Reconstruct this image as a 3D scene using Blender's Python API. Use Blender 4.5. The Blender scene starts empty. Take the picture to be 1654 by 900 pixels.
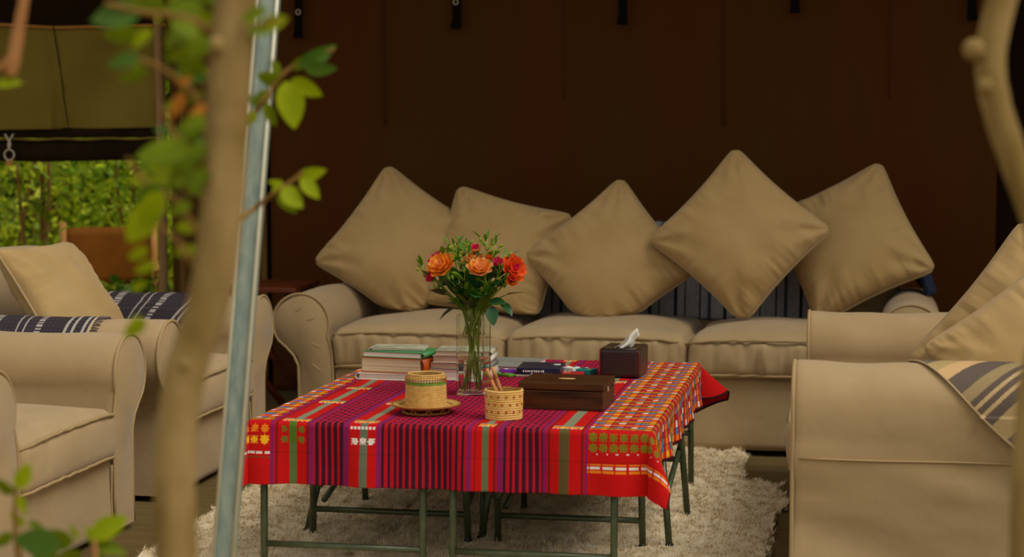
import bpy, bmesh, math, random
import numpy as np
from mathutils import Vector, Matrix, noise, Euler

random.seed(7)
PI = math.pi
S = bpy.context.scene
COL = S.collection


def lin(h):
    h = h.lstrip('#')
    out = []
    for i in (0, 2, 4):
        c = int(h[i:i + 2], 16) / 255
        out.append(c / 12.92 if c <= .04045 else ((c + .055) / 1.055) ** 2.4)
    return tuple(out) + (1.0,)


# ------------------------------------------------------------------ camera
CAM_H = 1.17
cam_data = bpy.data.cameras.new('camera')
cam = bpy.data.objects.new('camera', cam_data)
COL.objects.link(cam)
cam.location = (0, 0, CAM_H)
cam.rotation_euler = (PI / 2 - math.atan(235 / 3000), 0, math.radians(10.63))
cam_data.sensor_width = 36
cam_data.lens = 3000 / 1654 * 36
cam_data.clip_start = .05
cam_data.dof.use_dof = True
cam_data.dof.focus_distance = 5.5
cam_data.dof.aperture_fstop = 2.9
S.camera = cam

# ------------------------------------------------------------------ light
world = bpy.data.worlds.new('sky')
S.world = world
world.use_nodes = True
bg = world.node_tree.nodes['Background']
bg.inputs[0].default_value = lin('#fff9f0')
bg.inputs[1].default_value = .82

sun_data = bpy.data.lights.new('sun', 'SUN')
sun_data.energy = 2.5
sun_data.angle = math.radians(35)
sun_data.color = (1, .95, .86)
sun = bpy.data.objects.new('sun', sun_data)
COL.objects.link(sun)
sun.rotation_euler = (math.radians(38), 0, math.radians(66))

S.view_settings.view_transform = 'Standard'
S.view_settings.look = 'None'
S.view_settings.exposure = -0.3
S.view_settings.gamma = 1
S.view_settings.use_curve_mapping = False


# ------------------------------------------------------------------ helpers
def tag(o, label=None, cat=None, group=None, kind=None):
    if label: o['label'] = label
    if cat: o['category'] = cat
    if group: o['group'] = group
    if kind: o['kind'] = kind
    return o


def empty(name, loc=(0, 0, 0), rz=0.0, label=None, cat=None, group=None):
    o = bpy.data.objects.new(name, None)
    COL.objects.link(o)
    o.location = loc
    o.rotation_euler = (0, 0, rz)
    o.empty_display_size = .05
    return tag(o, label, cat, group)


def link_mesh(name, me, mat=None, parent=None, matrix=None):
    o = bpy.data.objects.new(name, me)
    COL.objects.link(o)
    if mat is not None and not me.materials:
        me.materials.append(mat)
    if parent is not None:
        o.parent = parent
    if matrix is not None:
        o.matrix_basis = matrix
    return o


def new_mesh(name, vs, fs, smooth=True):
    me = bpy.data.meshes.new(name)
    me.from_pydata([tuple(v) for v in vs], [], fs)
    if smooth:
        me.polygons.foreach_set('use_smooth', [True] * len(me.polygons))
    me.update()
    return me


class MB:
    """collects geometry for one mesh"""

    def __init__(self):
        self.v, self.f = [], []

    def add(self, vs, fs):
        n = len(self.v)
        self.v += [tuple(p) for p in vs]
        self.f += [tuple(i + n for i in f) for f in fs]
        return self

    def tube(self, pts, r, n=8, closed=False, cap=True):
        pts = [Vector(p) for p in pts]
        m = len(pts)
        rs = r if isinstance(r, (list, tuple)) else [r] * m
        vs, fs = [], []
        prev = None
        for i, p in enumerate(pts):
            if closed:
                t = pts[(i + 1) % m] - pts[i - 1]
            else:
                t = pts[min(i + 1, m - 1)] - pts[max(i - 1, 0)]
            t.normalize()
            if prev is None:
                a = Vector((0, 0, 1)) if abs(t.z) < .9 else Vector((1, 0, 0))
                nrm = t.cross(a).normalized()
            else:
                nrm = prev - t * prev.dot(t)
                nrm.normalize()
            prev = nrm
            b = t.cross(nrm)
            for k in range(n):
                ang = 2 * PI * k / n
                vs.append(p + (nrm * math.cos(ang) + b * math.sin(ang)) * rs[i])
        seg = m if closed else m - 1
        for i in range(seg):
            j = (i + 1) % m
            for k in range(n):
                l = (k + 1) % n
                fs.append((i * n + k, i * n + l, j * n + l, j * n + k))
        if cap and not closed:
            fs.append(tuple(reversed(range(n))))
            fs.append(tuple((m - 1) * n + k for k in range(n)))
        return self.add(vs, fs)

    def lathe(self, prof, n=32, center=(0, 0, 0)):
        vs, fs = [], []
        cx, cy, cz = center
        for r, z in prof:
            for k in range(n):
                a = 2 * PI * k / n
                vs.append((cx + r * math.cos(a), cy + r * math.sin(a), cz + z))
        for i in range(len(prof) - 1):
            for k in range(n):
                l = (k + 1) % n
                fs.append((i * n + k, i * n + l, (i + 1) * n + l, (i + 1) * n + k))
        return self.add(vs, fs)

    def box(self, c, s, bevel=0.0, rot=None, seg=2):
        bm = bmesh.new()
        bmesh.ops.create_cube(bm, size=1)
        for v in bm.verts:
            v.co = Vector((v.co.x * s[0], v.co.y * s[1], v.co.z * s[2]))
        if bevel:
            bmesh.ops.bevel(bm, geom=bm.edges[:], offset=bevel, segments=seg, affect='EDGES', profile=.5)
        M = Matrix.Translation(c) @ (rot.to_4x4() if rot is not None else Matrix.Identity(4))
        bm.verts.index_update()
        vs = [M @ v.co for v in bm.verts]
        fs = [tuple(v.index for v in f.verts) for f in bm.faces]
        bm.free()
        return self.add(vs, fs)

    def grid(self, fn, nu, nv, closed_u=False):
        vs = [fn(i / (nu if closed_u else nu - 1), j / (nv - 1)) for j in range(nv) for i in range(nu)]
        fs = []
        for j in range(nv - 1):
            for i in range(nu if closed_u else nu - 1):
                k = (i + 1) % nu
                fs.append((j * nu + i, j * nu + k, (j + 1) * nu + k, (j + 1) * nu + i))
        return self.add(vs, fs)

    def build(self, name, mat, parent=None, smooth=True, matrix=None, off=None):
        vs = self.v if off is None else [(a - off[0], b - off[1], c - off[2]) for a, b, c in self.v]
        return link_mesh(name, new_mesh(name, vs, self.f, smooth), mat, parent, matrix)


def nz(x, y, z, s=1.0):
    return noise.noise(Vector((x * s, y * s, z * s)))


def catmull(pts, k=6):
    pts = [Vector(p) for p in pts]
    out = []
    for i in range(len(pts) - 1):
        p0, p1, p2, p3 = pts[max(i - 1, 0)], pts[i], pts[i + 1], pts[min(i + 2, len(pts) - 1)]
        for j in range(k):
            t = j / k
            out.append(.5 * ((2 * p1) + (p2 - p0) * t + (2 * p0 - 5 * p1 + 4 * p2 - p3) * t * t + (3 * p1 - p0 - 3 * p2 + p3) * t ** 3))
    out.append(pts[-1])
    return out


def solidify(o, t, off=-1):
    m = o.modifiers.new('thickness', 'SOLIDIFY')
    m.thickness = t
    m.offset = off
    return o


def auto_smooth(o, ang=40):
    me = o.data
    me.set_sharp_from_angle(angle=math.radians(ang))
    return o


# ------------------------------------------------------------------ materials
def principled(name):
    m = bpy.data.materials.new(name)
    m.use_nodes = True
    nt = m.node_tree
    return m, nt, nt.nodes['Principled BSDF']


def mat(name, c1, c2=None, rough=.8, scale=8, bump=0.0, bscale=60, metal=0.0, spec=.3, stretch=(1, 1, 1), sheen=0.0, big=0.0, bigscale=6, detail=4, trans=0.0):
    m, nt, p = principled(name)
    N, L = nt.nodes, nt.links
    p.inputs['Roughness'].default_value = rough
    p.inputs['Metallic'].default_value = metal
    p.inputs['Specular IOR Level'].default_value = spec
    if sheen:
        p.inputs['Sheen Weight'].default_value = sheen
        p.inputs['Sheen Roughness'].default_value = .5
    tc = N.new('ShaderNodeTexCoord')
    mp = N.new('ShaderNodeMapping')
    mp.inputs['Scale'].default_value = stretch
    L.new(tc.outputs['Object'], mp.inputs['Vector'])
    if c2:
        t = N.new('ShaderNodeTexNoise')
        t.inputs['Scale'].default_value = scale
        t.inputs['Detail'].default_value = detail
        L.new(mp.outputs[0], t.inputs['Vector'])
        r = N.new('ShaderNodeValToRGB')
        r.color_ramp.elements[0].position = .35
        r.color_ramp.elements[1].position = .65
        r.color_ramp.elements[0].color = lin(c1)
        r.color_ramp.elements[1].color = lin(c2)
        L.new(t.outputs[0], r.inputs[0])
        L.new(r.outputs[0], p.inputs['Base Color'])
    else:
        p.inputs['Base Color'].default_value = lin(c1)
    last = None
    for st, sc, dist in ((bump, bscale, .002), (big, bigscale, .02)):
        if st:
            t = N.new('ShaderNodeTexNoise')
            t.inputs['Scale'].default_value = sc
            t.inputs['Detail'].default_value = 3
            L.new(mp.outputs[0], t.inputs['Vector'])
            b = N.new('ShaderNodeBump')
            b.inputs['Strength'].default_value = st
            b.inputs['Distance'].default_value = dist
            L.new(t.outputs[0], b.inputs['Height'])
            if last:
                L.new(last.outputs[0], b.inputs['Normal'])
            last = b
    if last:
        L.new(last.outputs[0], p.inputs['Normal'])
    if trans:
        tr = N.new('ShaderNodeBsdfTranslucent')
        mx = N.new('ShaderNodeMixShader')
        mx.inputs[0].default_value = trans
        if c2:
            L.new(r.outputs[0], tr.inputs[0])
        else:
            tr.inputs[0].default_value = lin(c1)
        L.new(p.outputs[0], mx.inputs[1])
        L.new(tr.outputs[0], mx.inputs[2])
        L.new(mx.outputs[0], N['Material Output'].inputs[0])
    return m


def attr_mat(name, rough=.85, bump=.3, bscale=500, sheen=.0):
    m, nt, p = principled(name)
    N, L = nt.nodes, nt.links
    a = N.new('ShaderNodeVertexColor')
    a.layer_name = 'weave'
    L.new(a.outputs[0], p.inputs['Base Color'])
    p.inputs['Roughness'].default_value = rough
    p.inputs['Specular IOR Level'].default_value = .2
    tc = N.new('ShaderNodeTexCoord')
    t = N.new('ShaderNodeTexNoise')
    t.inputs['Scale'].default_value = bscale
    L.new(tc.outputs['Object'], t.inputs['Vector'])
    b = N.new('ShaderNodeBump')
    b.inputs['Strength'].default_value = bump
    b.inputs['Distance'].default_value = .001
    L.new(t.outputs[0], b.inputs['Height'])
    L.new(b.outputs[0], p.inputs['Normal'])
    return m


M = {}
M['khaki'] = mat('khaki_cotton', '#a48b64', '#ae956e', rough=.9, scale=5, bump=.25, bscale=420, big=.22, bigscale=9, sheen=.15, spec=.15)
M['khaki_arm'] = mat('khaki_slipcover', '#a28962', '#ab926b', rough=.9, scale=4, bump=.25, bscale=420, big=.3, bigscale=6, sheen=.15, spec=.15)
M['pillow'] = mat('sand_cotton', '#a68856', '#ae9160', rough=.85, scale=5, bump=.2, bscale=420, big=.18, bigscale=11, sheen=.15, spec=.2)
M['piping'] = mat('khaki_piping', '#a58c64', rough=.9, spec=.1)
M['wall'] = mat('brown_canvas', '#4a2f10', '#4f2a12', rough=.95, scale=2, bump=.2, bscale=300, big=.35, bigscale=2.5, stretch=(1, 1, .25), spec=.05)
M['wall_dark'] = mat('dark_shaded_canvas', '#241809', '#2a1a0a', rough=.95, scale=2, big=.3, bigscale=3, spec=.05)  # wall canvas darkened to carry recess shade; the valance uses it too
M['roof'] = mat('roof_canvas', '#4a3c22', '#54452a', rough=.95, scale=2, spec=.05)
M['curtain'] = mat('curtain_brown', '#6b4f26', '#76582c', rough=.95, scale=4, spec=.05)
M['olive'] = mat('olive_canvas', '#8d7c34', '#9a883c', rough=.9, scale=3, bump=.2, bscale=200, spec=.1, trans=.35)
M['mesh_dark'] = mat('dark_mesh', '#241a0e', '#2c2112', rough=.95, scale=10, spec=.05)
M['strap'] = mat('black_webbing', '#0b0806', rough=.9, spec=.1, bump=.3, bscale=200)
M['rope'] = mat('tan_rope', '#9a6a2c', '#a8773a', rough=.9, scale=40)
M['floor'] = mat('woven_mat', '#5f4f2d', '#6c5a36', rough=.9, scale=6, bump=.5, bscale=60, stretch=(.2, 4, 1), spec=.15)
M['ground'] = mat('bounce_earth', '#7a6236', '#867440', rough=1, scale=9, bump=.6, bscale=40, spec=.05)  # earth colour lightened to bounce warm light into the tent
M['rug'] = mat('sheepskin', '#d3bf96', '#eadaba', rough=1, scale=26, bump=1, bscale=160, spec=.05, sheen=.2)
M['steel'] = mat('green_steel', '#454e36', '#505a40', rough=.38, scale=30, metal=.35, spec=.5)
M['table_top'] = mat('table_board', '#3c3a2c', '#45422f', rough=.6, scale=10)
M['rubber'] = mat('rubber_foot', '#121210', rough=.8)
M['zinc'] = mat('galvanised', '#84968e', '#a2aea0', rough=.42, scale=60, metal=.45, spec=.5, bump=.1, bscale=80, stretch=(1, 1, .3))
M['zinc_edge'] = mat('galvanised_edge', '#d8d6bd', '#e0dcc6', rough=.4, scale=30, metal=.3, spec=.5)
M['bark'] = mat('pale_bark', '#6c5622', '#a08656', rough=.9, scale=11, bump=.7, bscale=30, stretch=(1, 1, .4), spec=.15)
M['bark_brown'] = mat('brown_bark', '#a06c3c', '#b07d4c', rough=.9, scale=14, bump=.5, bscale=40)
M['twig'] = mat('twig_bark', '#7a5a24', '#8a6a30', rough=.9, scale=30)
M['leaf_a'] = mat('leaf_green', '#627604', '#83950a', rough=.6, scale=12, spec=.2, trans=.4)
M['leaf_b'] = mat('leaf_lime', '#92a404', '#a9b80c', rough=.6, scale=12, spec=.2, trans=.45)
M['leaf_c'] = mat('leaf_deep', '#466a16', '#587a22', rough=.5, scale=12, spec=.35, trans=.25)
M['leaf_dead'] = mat('leaf_orange', '#c47a20', '#d08c38', rough=.7, scale=12, trans=.3)
M['bush_a'] = mat('shrub_sunlit_lime', '#b6cc14', '#dce044', rough=.55, scale=3, spec=.3, trans=.5)  # leaf colour brightened in place of sunlight
M['bush_b'] = mat('shrub_green', '#6c9414', '#9ab424', rough=.5, scale=3, spec=.35, trans=.4)
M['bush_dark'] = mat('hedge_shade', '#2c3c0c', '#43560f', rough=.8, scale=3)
M['wood_dark'] = mat('dark_walnut', '#241204', '#4e2a0c', rough=.42, scale=5, stretch=(1, 14, 14), spec=.25, bump=.1, bscale=40)
M['wood_red'] = mat('red_brown_wood', '#59260d', '#6c3213', rough=.4, scale=6, stretch=(1, 8, 8), spec=.4)
M['wood_tan'] = mat('tan_wood', '#b07834', '#c48c44', rough=.55, scale=8, stretch=(8, 8, 1))
M['leather'] = mat('saddle_leather', '#75420c', '#875010', rough=.7, scale=7, bump=.2, bscale=120, spec=.12)
M['leather_dark'] = mat('oxblood_leather', '#20100c', '#2a1510', rough=.33, scale=8, bump=.25, bscale=160, spec=.6)
M['red_pipe'] = mat('red_stitching', '#8e1a14', rough=.6)
M['tissue'] = mat('white_tissue', '#ece7da', rough=.9, trans=.3)
M['brass'] = mat('ivory_inlay', '#c59a5c', '#cfa86a', rough=.4, scale=30)
M['page'] = mat('page_edges', '#cdbb95', '#dccba8', rough=.9, scale=6, stretch=(1, 1, 60), bump=.3, bscale=10)
M['page_pink'] = mat('pinkish_page_edges', '#c4a98c', '#d6c2a8', rough=.9, scale=4, stretch=(1, 1, 60), bump=.3, bscale=10)
M['page_white'] = mat('white_page_edges', '#d9d2c2', '#e6dfd0', rough=.9, scale=5, stretch=(1, 1, 60), bump=.3, bscale=10)
M['cover_white'] = mat('white_cover', '#d3ccb8', '#ddd8c6', rough=.5, scale=9)
M['cover_grey'] = mat('grey_cover', '#7b7d74', '#868880', rough=.4, scale=9)
M['cover_orange'] = mat('orange_cover', '#a8440f', '#bb5518', rough=.45, scale=9)
M['cover_green'] = mat('green_cover', '#3e7d45', '#4a8c50', rough=.45, scale=9)
M['cover_navy'] = mat('navy_cover', '#10162c', '#1a1f3a', rough=.35, scale=9)
M['cover_print'] = mat('printed_cover', '#8c8a72', '#b9b49b', rough=.4, scale=20)
M['print_white'] = mat('white_print', '#e4e0d4', rough=.6)
M['print_red'] = mat('red_print', '#c01f22', rough=.5)
M['print_teal'] = mat('teal_print', '#1f8b80', rough=.5)
M['print_purple'] = mat('purple_print', '#70289a', rough=.5)
M['print_green'] = mat('green_print', '#5d9a2a', rough=.5)
M['print_yellow'] = mat('yellow_print', '#d9b32c', rough=.5)
M['straw'] = mat('straw_coil', '#c79a4c', '#d8b068', rough=.75, scale=60, bump=.6, bscale=260, stretch=(1, 1, 2))
M['straw_pale'] = mat('pale_straw_coil', '#d7ab56', '#e2bd70', rough=.7, scale=50, bump=.6, bscale=240)
M['straw_green'] = mat('green_straw', '#68892a', '#7a9a38', rough=.75, scale=70, bump=.4, bscale=240)
M['straw_white'] = mat('white_straw', '#e0d2b0', rough=.75, bump=.4, bscale=240)
M['straw_dark'] = mat('dark_straw', '#97642a', '#a87436', rough=.7, scale=60, bump=.5, bscale=200)
M['stitch_red'] = mat('rust_stitch', '#a84a1c', rough=.8)
M['stick'] = mat('carved_stick', '#a06a3a', '#c58f58', rough=.6, scale=25)
M['stem'] = mat('flower_stem', '#8aa022', '#a8b83c', rough=.5, scale=20, trans=.15)
M['stem_dark'] = mat('flower_stem_dark', '#5a7420', '#748c2c', rough=.5, scale=20)
M['rose'] = mat('rose_petal', '#f08c14', '#f6a838', rough=.6, scale=30, trans=.25)
M['rose_pale'] = mat('rose_petal_pale', '#f4a050', '#f6b878', rough=.6, scale=30, trans=.25)
M['rose_red'] = mat('coral_petal', '#ee5a1c', '#f4742c', rough=.6, scale=30, trans=.25)
M['pink'] = mat('pink_petal', '#d01a52', '#e23a6a', rough=.6, scale=30, trans=.25)
M['sprig'] = mat('sprig_leaf', '#4f7a18', '#6d9420', rough=.5, scale=20, trans=.3)
M['sprig_mid'] = mat('mid_green_leaf', '#3c661a', '#56801e', rough=.5, scale=20, trans=.3)
M['sprig_dark'] = mat('rose_leaf', '#1f4a22', '#2c5c2c', rough=.4, scale=20, spec=.5, trans=.15)
M['sprig_lime'] = mat('lime_bud', '#94a82a', '#a8b840', rough=.5, scale=20, trans=.3)
M['cream'] = mat('cream_ceramic', '#b89e6e', '#c2a878', rough=.6, scale=8)
M['navy_wool'] = mat('navy_wool', '#1a2036', '#2a3450', rough=1, scale=40, bump=1, bscale=120)
M['metal_ring'] = mat('steel_ring', '#b9b09a', rough=.35, metal=.7)
M['weave'] = attr_mat('woven_cloth')

g, nt, p = principled('clear_glass')
p.inputs['Base Color'].default_value = (.93, .97, .94, 1)
p.inputs['Transmission Weight'].default_value = 1
p.inputs['Roughness'].default_value = .02
p.inputs['IOR'].default_value = 1.45
M['glass'] = g
g, nt, p = principled('vase_water')
p.inputs['Base Color'].default_value = (.93, .96, .86, 1)
p.inputs['Transmission Weight'].default_value = 1
p.inputs['Roughness'].default_value = .0
p.inputs['IOR'].default_value = 1.33
M['water'] = g


# ------------------------------------------------------------------ the tent
def struct(o, label=None):
    o['kind'] = 'structure'
    if label: o['label'] = label
    return o


def plane_grid(x0, x1, y0, y1, z, n=2):
    return MB().grid(lambda u, v: (x0 + (x1 - x0) * u, y0 + (y1 - y0) * v, z), n, n)


struct(MB().box((-1.5, 6.2, -.03), (6.4, 4.4, .06)).build('floor', M['floor'], smooth=False), 'brown woven floor mat inside the tent')
struct(MB().box((-1.5, 8, -.2), (60, 60, .25)).build('ground', M['ground'], smooth=False), 'dry earth around the tent, lightened to bounce warm light')

WY = 8.05


def wall_fn(x0, x1, z1, yb, amp, seed):
    def fn(u, v):
        x, z = x0 + (x1 - x0) * u, z1 * v
        w = nz(x * 1.3 + seed, 0, z * .5) * amp + nz(x * 5 + seed, 3, z * 1.2) * amp * .25
        w += amp * .5 * max(0, nz(x * 2.0 + z * .6, 7 + seed, 0))
        return (x, yb + w, z)
    return fn


wb = struct(solidify(MB().grid(wall_fn(-2.62, .56, 2.5, WY, .035, 0), 90, 60).build('wall_back', M['wall']), .01, 1), 'dark brown canvas back wall of the tent')
for k, x in enumerate((-2.08, -1.27, -.58, .12)):      # vertical seams of the canvas
    MB().tube([(x + .01 * math.sin(z * 3), WY - .012 + nz(x * 1.3, 0, z * .5) * .035, z) for z in np.linspace(1.2 + .12 * (k % 2), 2.5, 16)], .004, 6).build('seam', M['wall'], wb)
wr = struct(solidify(MB().grid(wall_fn(.5, 3.0, 2.6, WY + .35, .05, 5), 50, 30).build('wall_right', M['wall_dark']), .01, 1), 'recessed canvas panel beyond the right edge of the back wall, its deeper shade put into the colour')  # deeper shade of the recess is in the darker colour
struct(MB().box((-2.66, WY + .12, 1.25), (.22, .02, 2.5)).build('gap_shade', M['wall_dark'], smooth=False), 'dark sheet standing in for the shaded gap between back wall and gathered curtain')  # dark sheet painted for the shade in the gap

# gathered curtain beside the opening
cu = MB().grid(lambda u, v: (-3.105 + .465 * u, WY + .03 + .035 * math.sin(u * 30 + .6 * math.sin(v * 5)) + .01 * nz(u * 8, v * 4, 1), 2.47 * v + .02), 80, 30)
tag(solidify(cu.build('curtain', M['curtain']), .006), 'brown gathered canvas curtain beside the tent opening', 'curtain')

# unseen tent roof added to shape the light; front edge set back towards the sofa
rf = MB().grid(lambda u, v: (-6 + 10 * u, 6.2 + 2.25 * v, 2.95 - .48 * v + .03 * math.sin(u * 9) * math.sin(v * PI)), 40, 20)
struct(solidify(rf.build('ceiling', M['roof']), .01, 1), 'canvas tent roof out of view, added to shape the light')
# dark valance above the opening
struct(MB().box((-4.2, WY + .1, 2.09), (2.5, .03, .90)).build('trim_1', M['wall_dark'], smooth=False), 'dark canvas valance above the rolled flap')

# straps hanging from the eaves
for k, (x, zb, lab) in enumerate(((-2.468, 1.59, 'black webbing strap on the back wall, leftmost of the row'), (-1.753, 1.625, 'black webbing strap hanging above the left pillows of the sofa'),
                                  (-1.02, 1.635, 'black webbing strap hanging above the middle pillow of the sofa'), (-.285, 1.675, 'black webbing strap hanging to the right of the tallest pillow'),
                                  (.446, 1.635, 'black webbing strap beside the pale branch at right'))):
    st = empty('strap', (x, WY - .055, zb), 0, lab, 'strap', 'webbing straps along the top of the back wall')
    MB().grid(lambda u, v: (-.019 + .038 * u + .004 * math.sin(v * 3 + k), .012 * math.sin(v * 4 + k), .75 * v), 4, 16).build('webbing', M['strap'], st)
    MB().box((0, 0, .012), (.042, .008, .024), .002).build('folded_end', M['strap'], st)
    if k < 2:
        MB().tube([(.0, -.008, .1 + .012 * math.cos(a)) if False else (.01 * math.sin(a) + .004, -.008, .115 + .012 * math.cos(a)) for a in np.linspace(0, 2 * PI, 12, endpoint=False)], .0025, 6, closed=True).build('ring', M['metal_ring'], st)


# olive flap over the opening
def flap(u, v):
    x = -4.6 + 1.49 * u
    zt = 1.70 - .045 * min(1, max(0, (u - .2) / .45)) - .01 * math.sin(u * PI)
    zb = 1.175 + .02 * u
    z = zb + (zt - zb) * v
    s = x + 3.68 - (1 - v) * .08
    y = WY - .02 + .02 * nz(x * 2, z * 1.5, 4) + .03 * max(0, math.sin(7 * (x * .9 + z * 1.1))) * (1 - v) * (x < -3.66) + .035 * max(0, math.sin(6.5 * (x * .8 - z * .75) + .8)) ** 2 * (x >= -3.66)
    y += .012 * math.exp(-(s / .02) ** 2)
    return (x, y, z)


fl = empty('canvas_flap', (-3.9, WY, 1.2), 0, 'olive green canvas window flap hanging above the tent opening', 'tent flap')
o = solidify(MB().grid(flap, 120, 40).build('flap_panel', M['olive'], fl, off=(-3.9, WY, 1.2)), .004)
MB().tube([(-3.64 - (1 - v) * -.06, flap(0, v)[1] - .004, 1.205 + .47 * v) for v in np.linspace(0, 1, 12)], .0028, 6).build('seam', M['mesh_dark'], fl, off=(-3.9, WY, 1.2))
MB().tube([Vector(flap(u, 1)) + Vector((0, -.008, .004)) for u in np.linspace(0, 1, 40)], .009, 8).build('hem_rope', M['rope'], fl, off=(-3.9, WY, 1.2))
MB().tube([Vector(flap(1, v)) + Vector((0, -.004, 0)) for v in np.linspace(0, 1, 20)], .005, 6).build('side_hem', M['olive'], fl, off=(-3.9, WY, 1.2))

sc = empty('rolled_screen', (-3.9, WY, 1.05), 0, 'dark rolled mesh screen sagging below the olive flap', 'tent screen')


def roll(u, v, zc, r, sag):
    x = -4.62 + 1.5 * u
    a = 2 * PI * v
    rr = r * (1 + .12 * nz(x * 5, v * 3, 2))
    return (x, WY + .02 + rr * .6 * math.sin(a), zc - sag * math.sin(PI * u) + rr * math.cos(a))


MB().grid(lambda u, v: roll(u, v, 1.175, .024, .004), 50, 17).build('top_roll', M['mesh_dark'], sc, off=(-3.9, WY, 1.05))
MB().grid(lambda u, v: roll(u, v, 1.10, .05, .012), 50, 25).build('lower_roll', M['mesh_dark'], sc, off=(-3.9, WY, 1.05))
MB().tube([(-4.62 + 1.5 * u, WY - .02, 1.147 - .006 * math.sin(PI * u) + .003 * math.sin(u * 40)) for u in np.linspace(0, 1, 50)], .006, 6).build('binding', M['olive'], sc, off=(-3.9, WY, 1.05))
hk = empty('hook', (-3.857, WY - .05, 1.07), 0, 'steel snap hook with ring hanging on the rolled screen', 'hook')
MB().tube([(.024 * math.sin(a), 0, .024 * math.cos(a)) for a in np.linspace(0, 2 * PI, 20, endpoint=False)], .005, 8, closed=True).build('ring', M['metal_ring'], hk)
MB().tube(catmull([(-.02, 0, .095), (-.008, 0, .075), (.006, 0, .05), (0, 0, .026)]), .005, 8).build('clip_arm', M['metal_ring'], hk)
MB().tube(catmull([(.022, 0, .095), (.01, 0, .075), (-.004, 0, .05), (0, 0, .026)]), .005, 8).build('clip_arm', M['metal_ring'], hk)
MB().box((0, .0, -.035), (.034, .006, .03), .002).build('leather_tab', M['wood_tan'], hk)

tp = empty('tent_pole', (-3.135, WY - .03, 0), 0, 'slim weathered wooden tent pole at the edge of the opening', 'pole')
MB().tube([(.012 * math.sin(z * 2), .006 * math.cos(z * 3), z) for z in np.linspace(0, 2.2, 24)], [.021 - .003 * (i / 23) for i in range(24)], 12).build('shaft', mat('weathered_pole', '#8a6a42', '#9c7b52', rough=.9, scale=10, stretch=(1, 1, .2)), tp)
MB().lathe([(0, 0), (.03, 0), (.03, .05), (.022, .055)], 16).build('base_cap', M['rubber'], tp)


# ------------------------------------------------------------------ upholstery
def rounded_box(hx, hy, hz, r, n, fn=None):
    """surface of a rounded box on a subdivided cube; fn(p, q) bends points, q in [-1,1]^3"""
    idx, vs, fs = {}, [], []
    dims = n if isinstance(n, tuple) else (n, n, n)

    def key(i, j, k):
        kk = (i, j, k)
        if kk not in idx:
            q = Vector((2 * i / dims[0] - 1, 2 * j / dims[1] - 1, 2 * k / dims[2] - 1))
            pnt = Vector((q.x * hx, q.y * hy, q.z * hz))
            inner = Vector((max(-hx + r, min(hx - r, pnt.x)), max(-hy + r, min(hy - r, pnt.y)), max(-hz + r, min(hz - r, pnt.z))))
            d = pnt - inner
            if d.length > 1e-9:
                pnt = inner + d.normalized() * r
            if fn:
                pnt = fn(pnt, q)
            idx[kk] = len(vs)
            vs.append(pnt)
        return idx[kk]
    a, b, c = dims
    for i in range(a):
        for j in range(b):
            fs.append((key(i, j, c), key(i + 1, j, c), key(i + 1, j + 1, c), key(i, j + 1, c)))
            fs.append((key(i, j, 0), key(i, j + 1, 0), key(i + 1, j + 1, 0), key(i + 1, j, 0)))
    for i in range(a):
        for k in range(c):
            fs.append((key(i, 0, k), key(i + 1, 0, k), key(i + 1, 0, k + 1), key(i, 0, k + 1)))
            fs.append((key(i, b, k), key(i, b, k + 1), key(i + 1, b, k + 1), key(i + 1, b, k)))
    for j in range(b):
        for k in range(c):
            fs.append((key(0, j, k), key(0, j, k + 1), key(0, j + 1, k + 1), key(0, j + 1, k)))
            fs.append((key(a, j, k), key(a, j + 1, k), key(a, j + 1, k + 1), key(a, j, k + 1)))
    return vs, fs


ARM_W, ARM_R = .135, .10


def arm_profile(ARM_Z, R=ARM_R, straight=False):
    """mushroom outline of a rolled arm; w grows inward, outer base at w = 0"""
    n0 = ARM_Z - 2 * R + .01
    pts = [(ARM_W, .02), (ARM_W, .12), (ARM_W, .22), (ARM_W, n0 - .07), (ARM_W - .004, n0)]
    cx, cz = ARM_W - .013 - R, ARM_Z - R
    for a in np.linspace(-22, 218, 26):
        pts.append((cx + R * math.cos(math.radians(a)), cz + R * math.sin(math.radians(a))))
    if straight:      # loose cover falls straight from the roll
        pts = pts[:-5]
        xs = cx - R
        return pts + [(xs + .010 * math.sin(PI * (1 - z / (ARM_Z - R))), z) for z in np.linspace(ARM_Z - R - .03, .02, 16)]
    xw = pts[-1][0]
    pts += [(xw * .62, n0 + .008), (xw * .25, n0 - .022), (-.002, n0 - .06), (.0, n0 - .13), (.0, .13), (-.006, .02)]
    return pts


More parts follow.
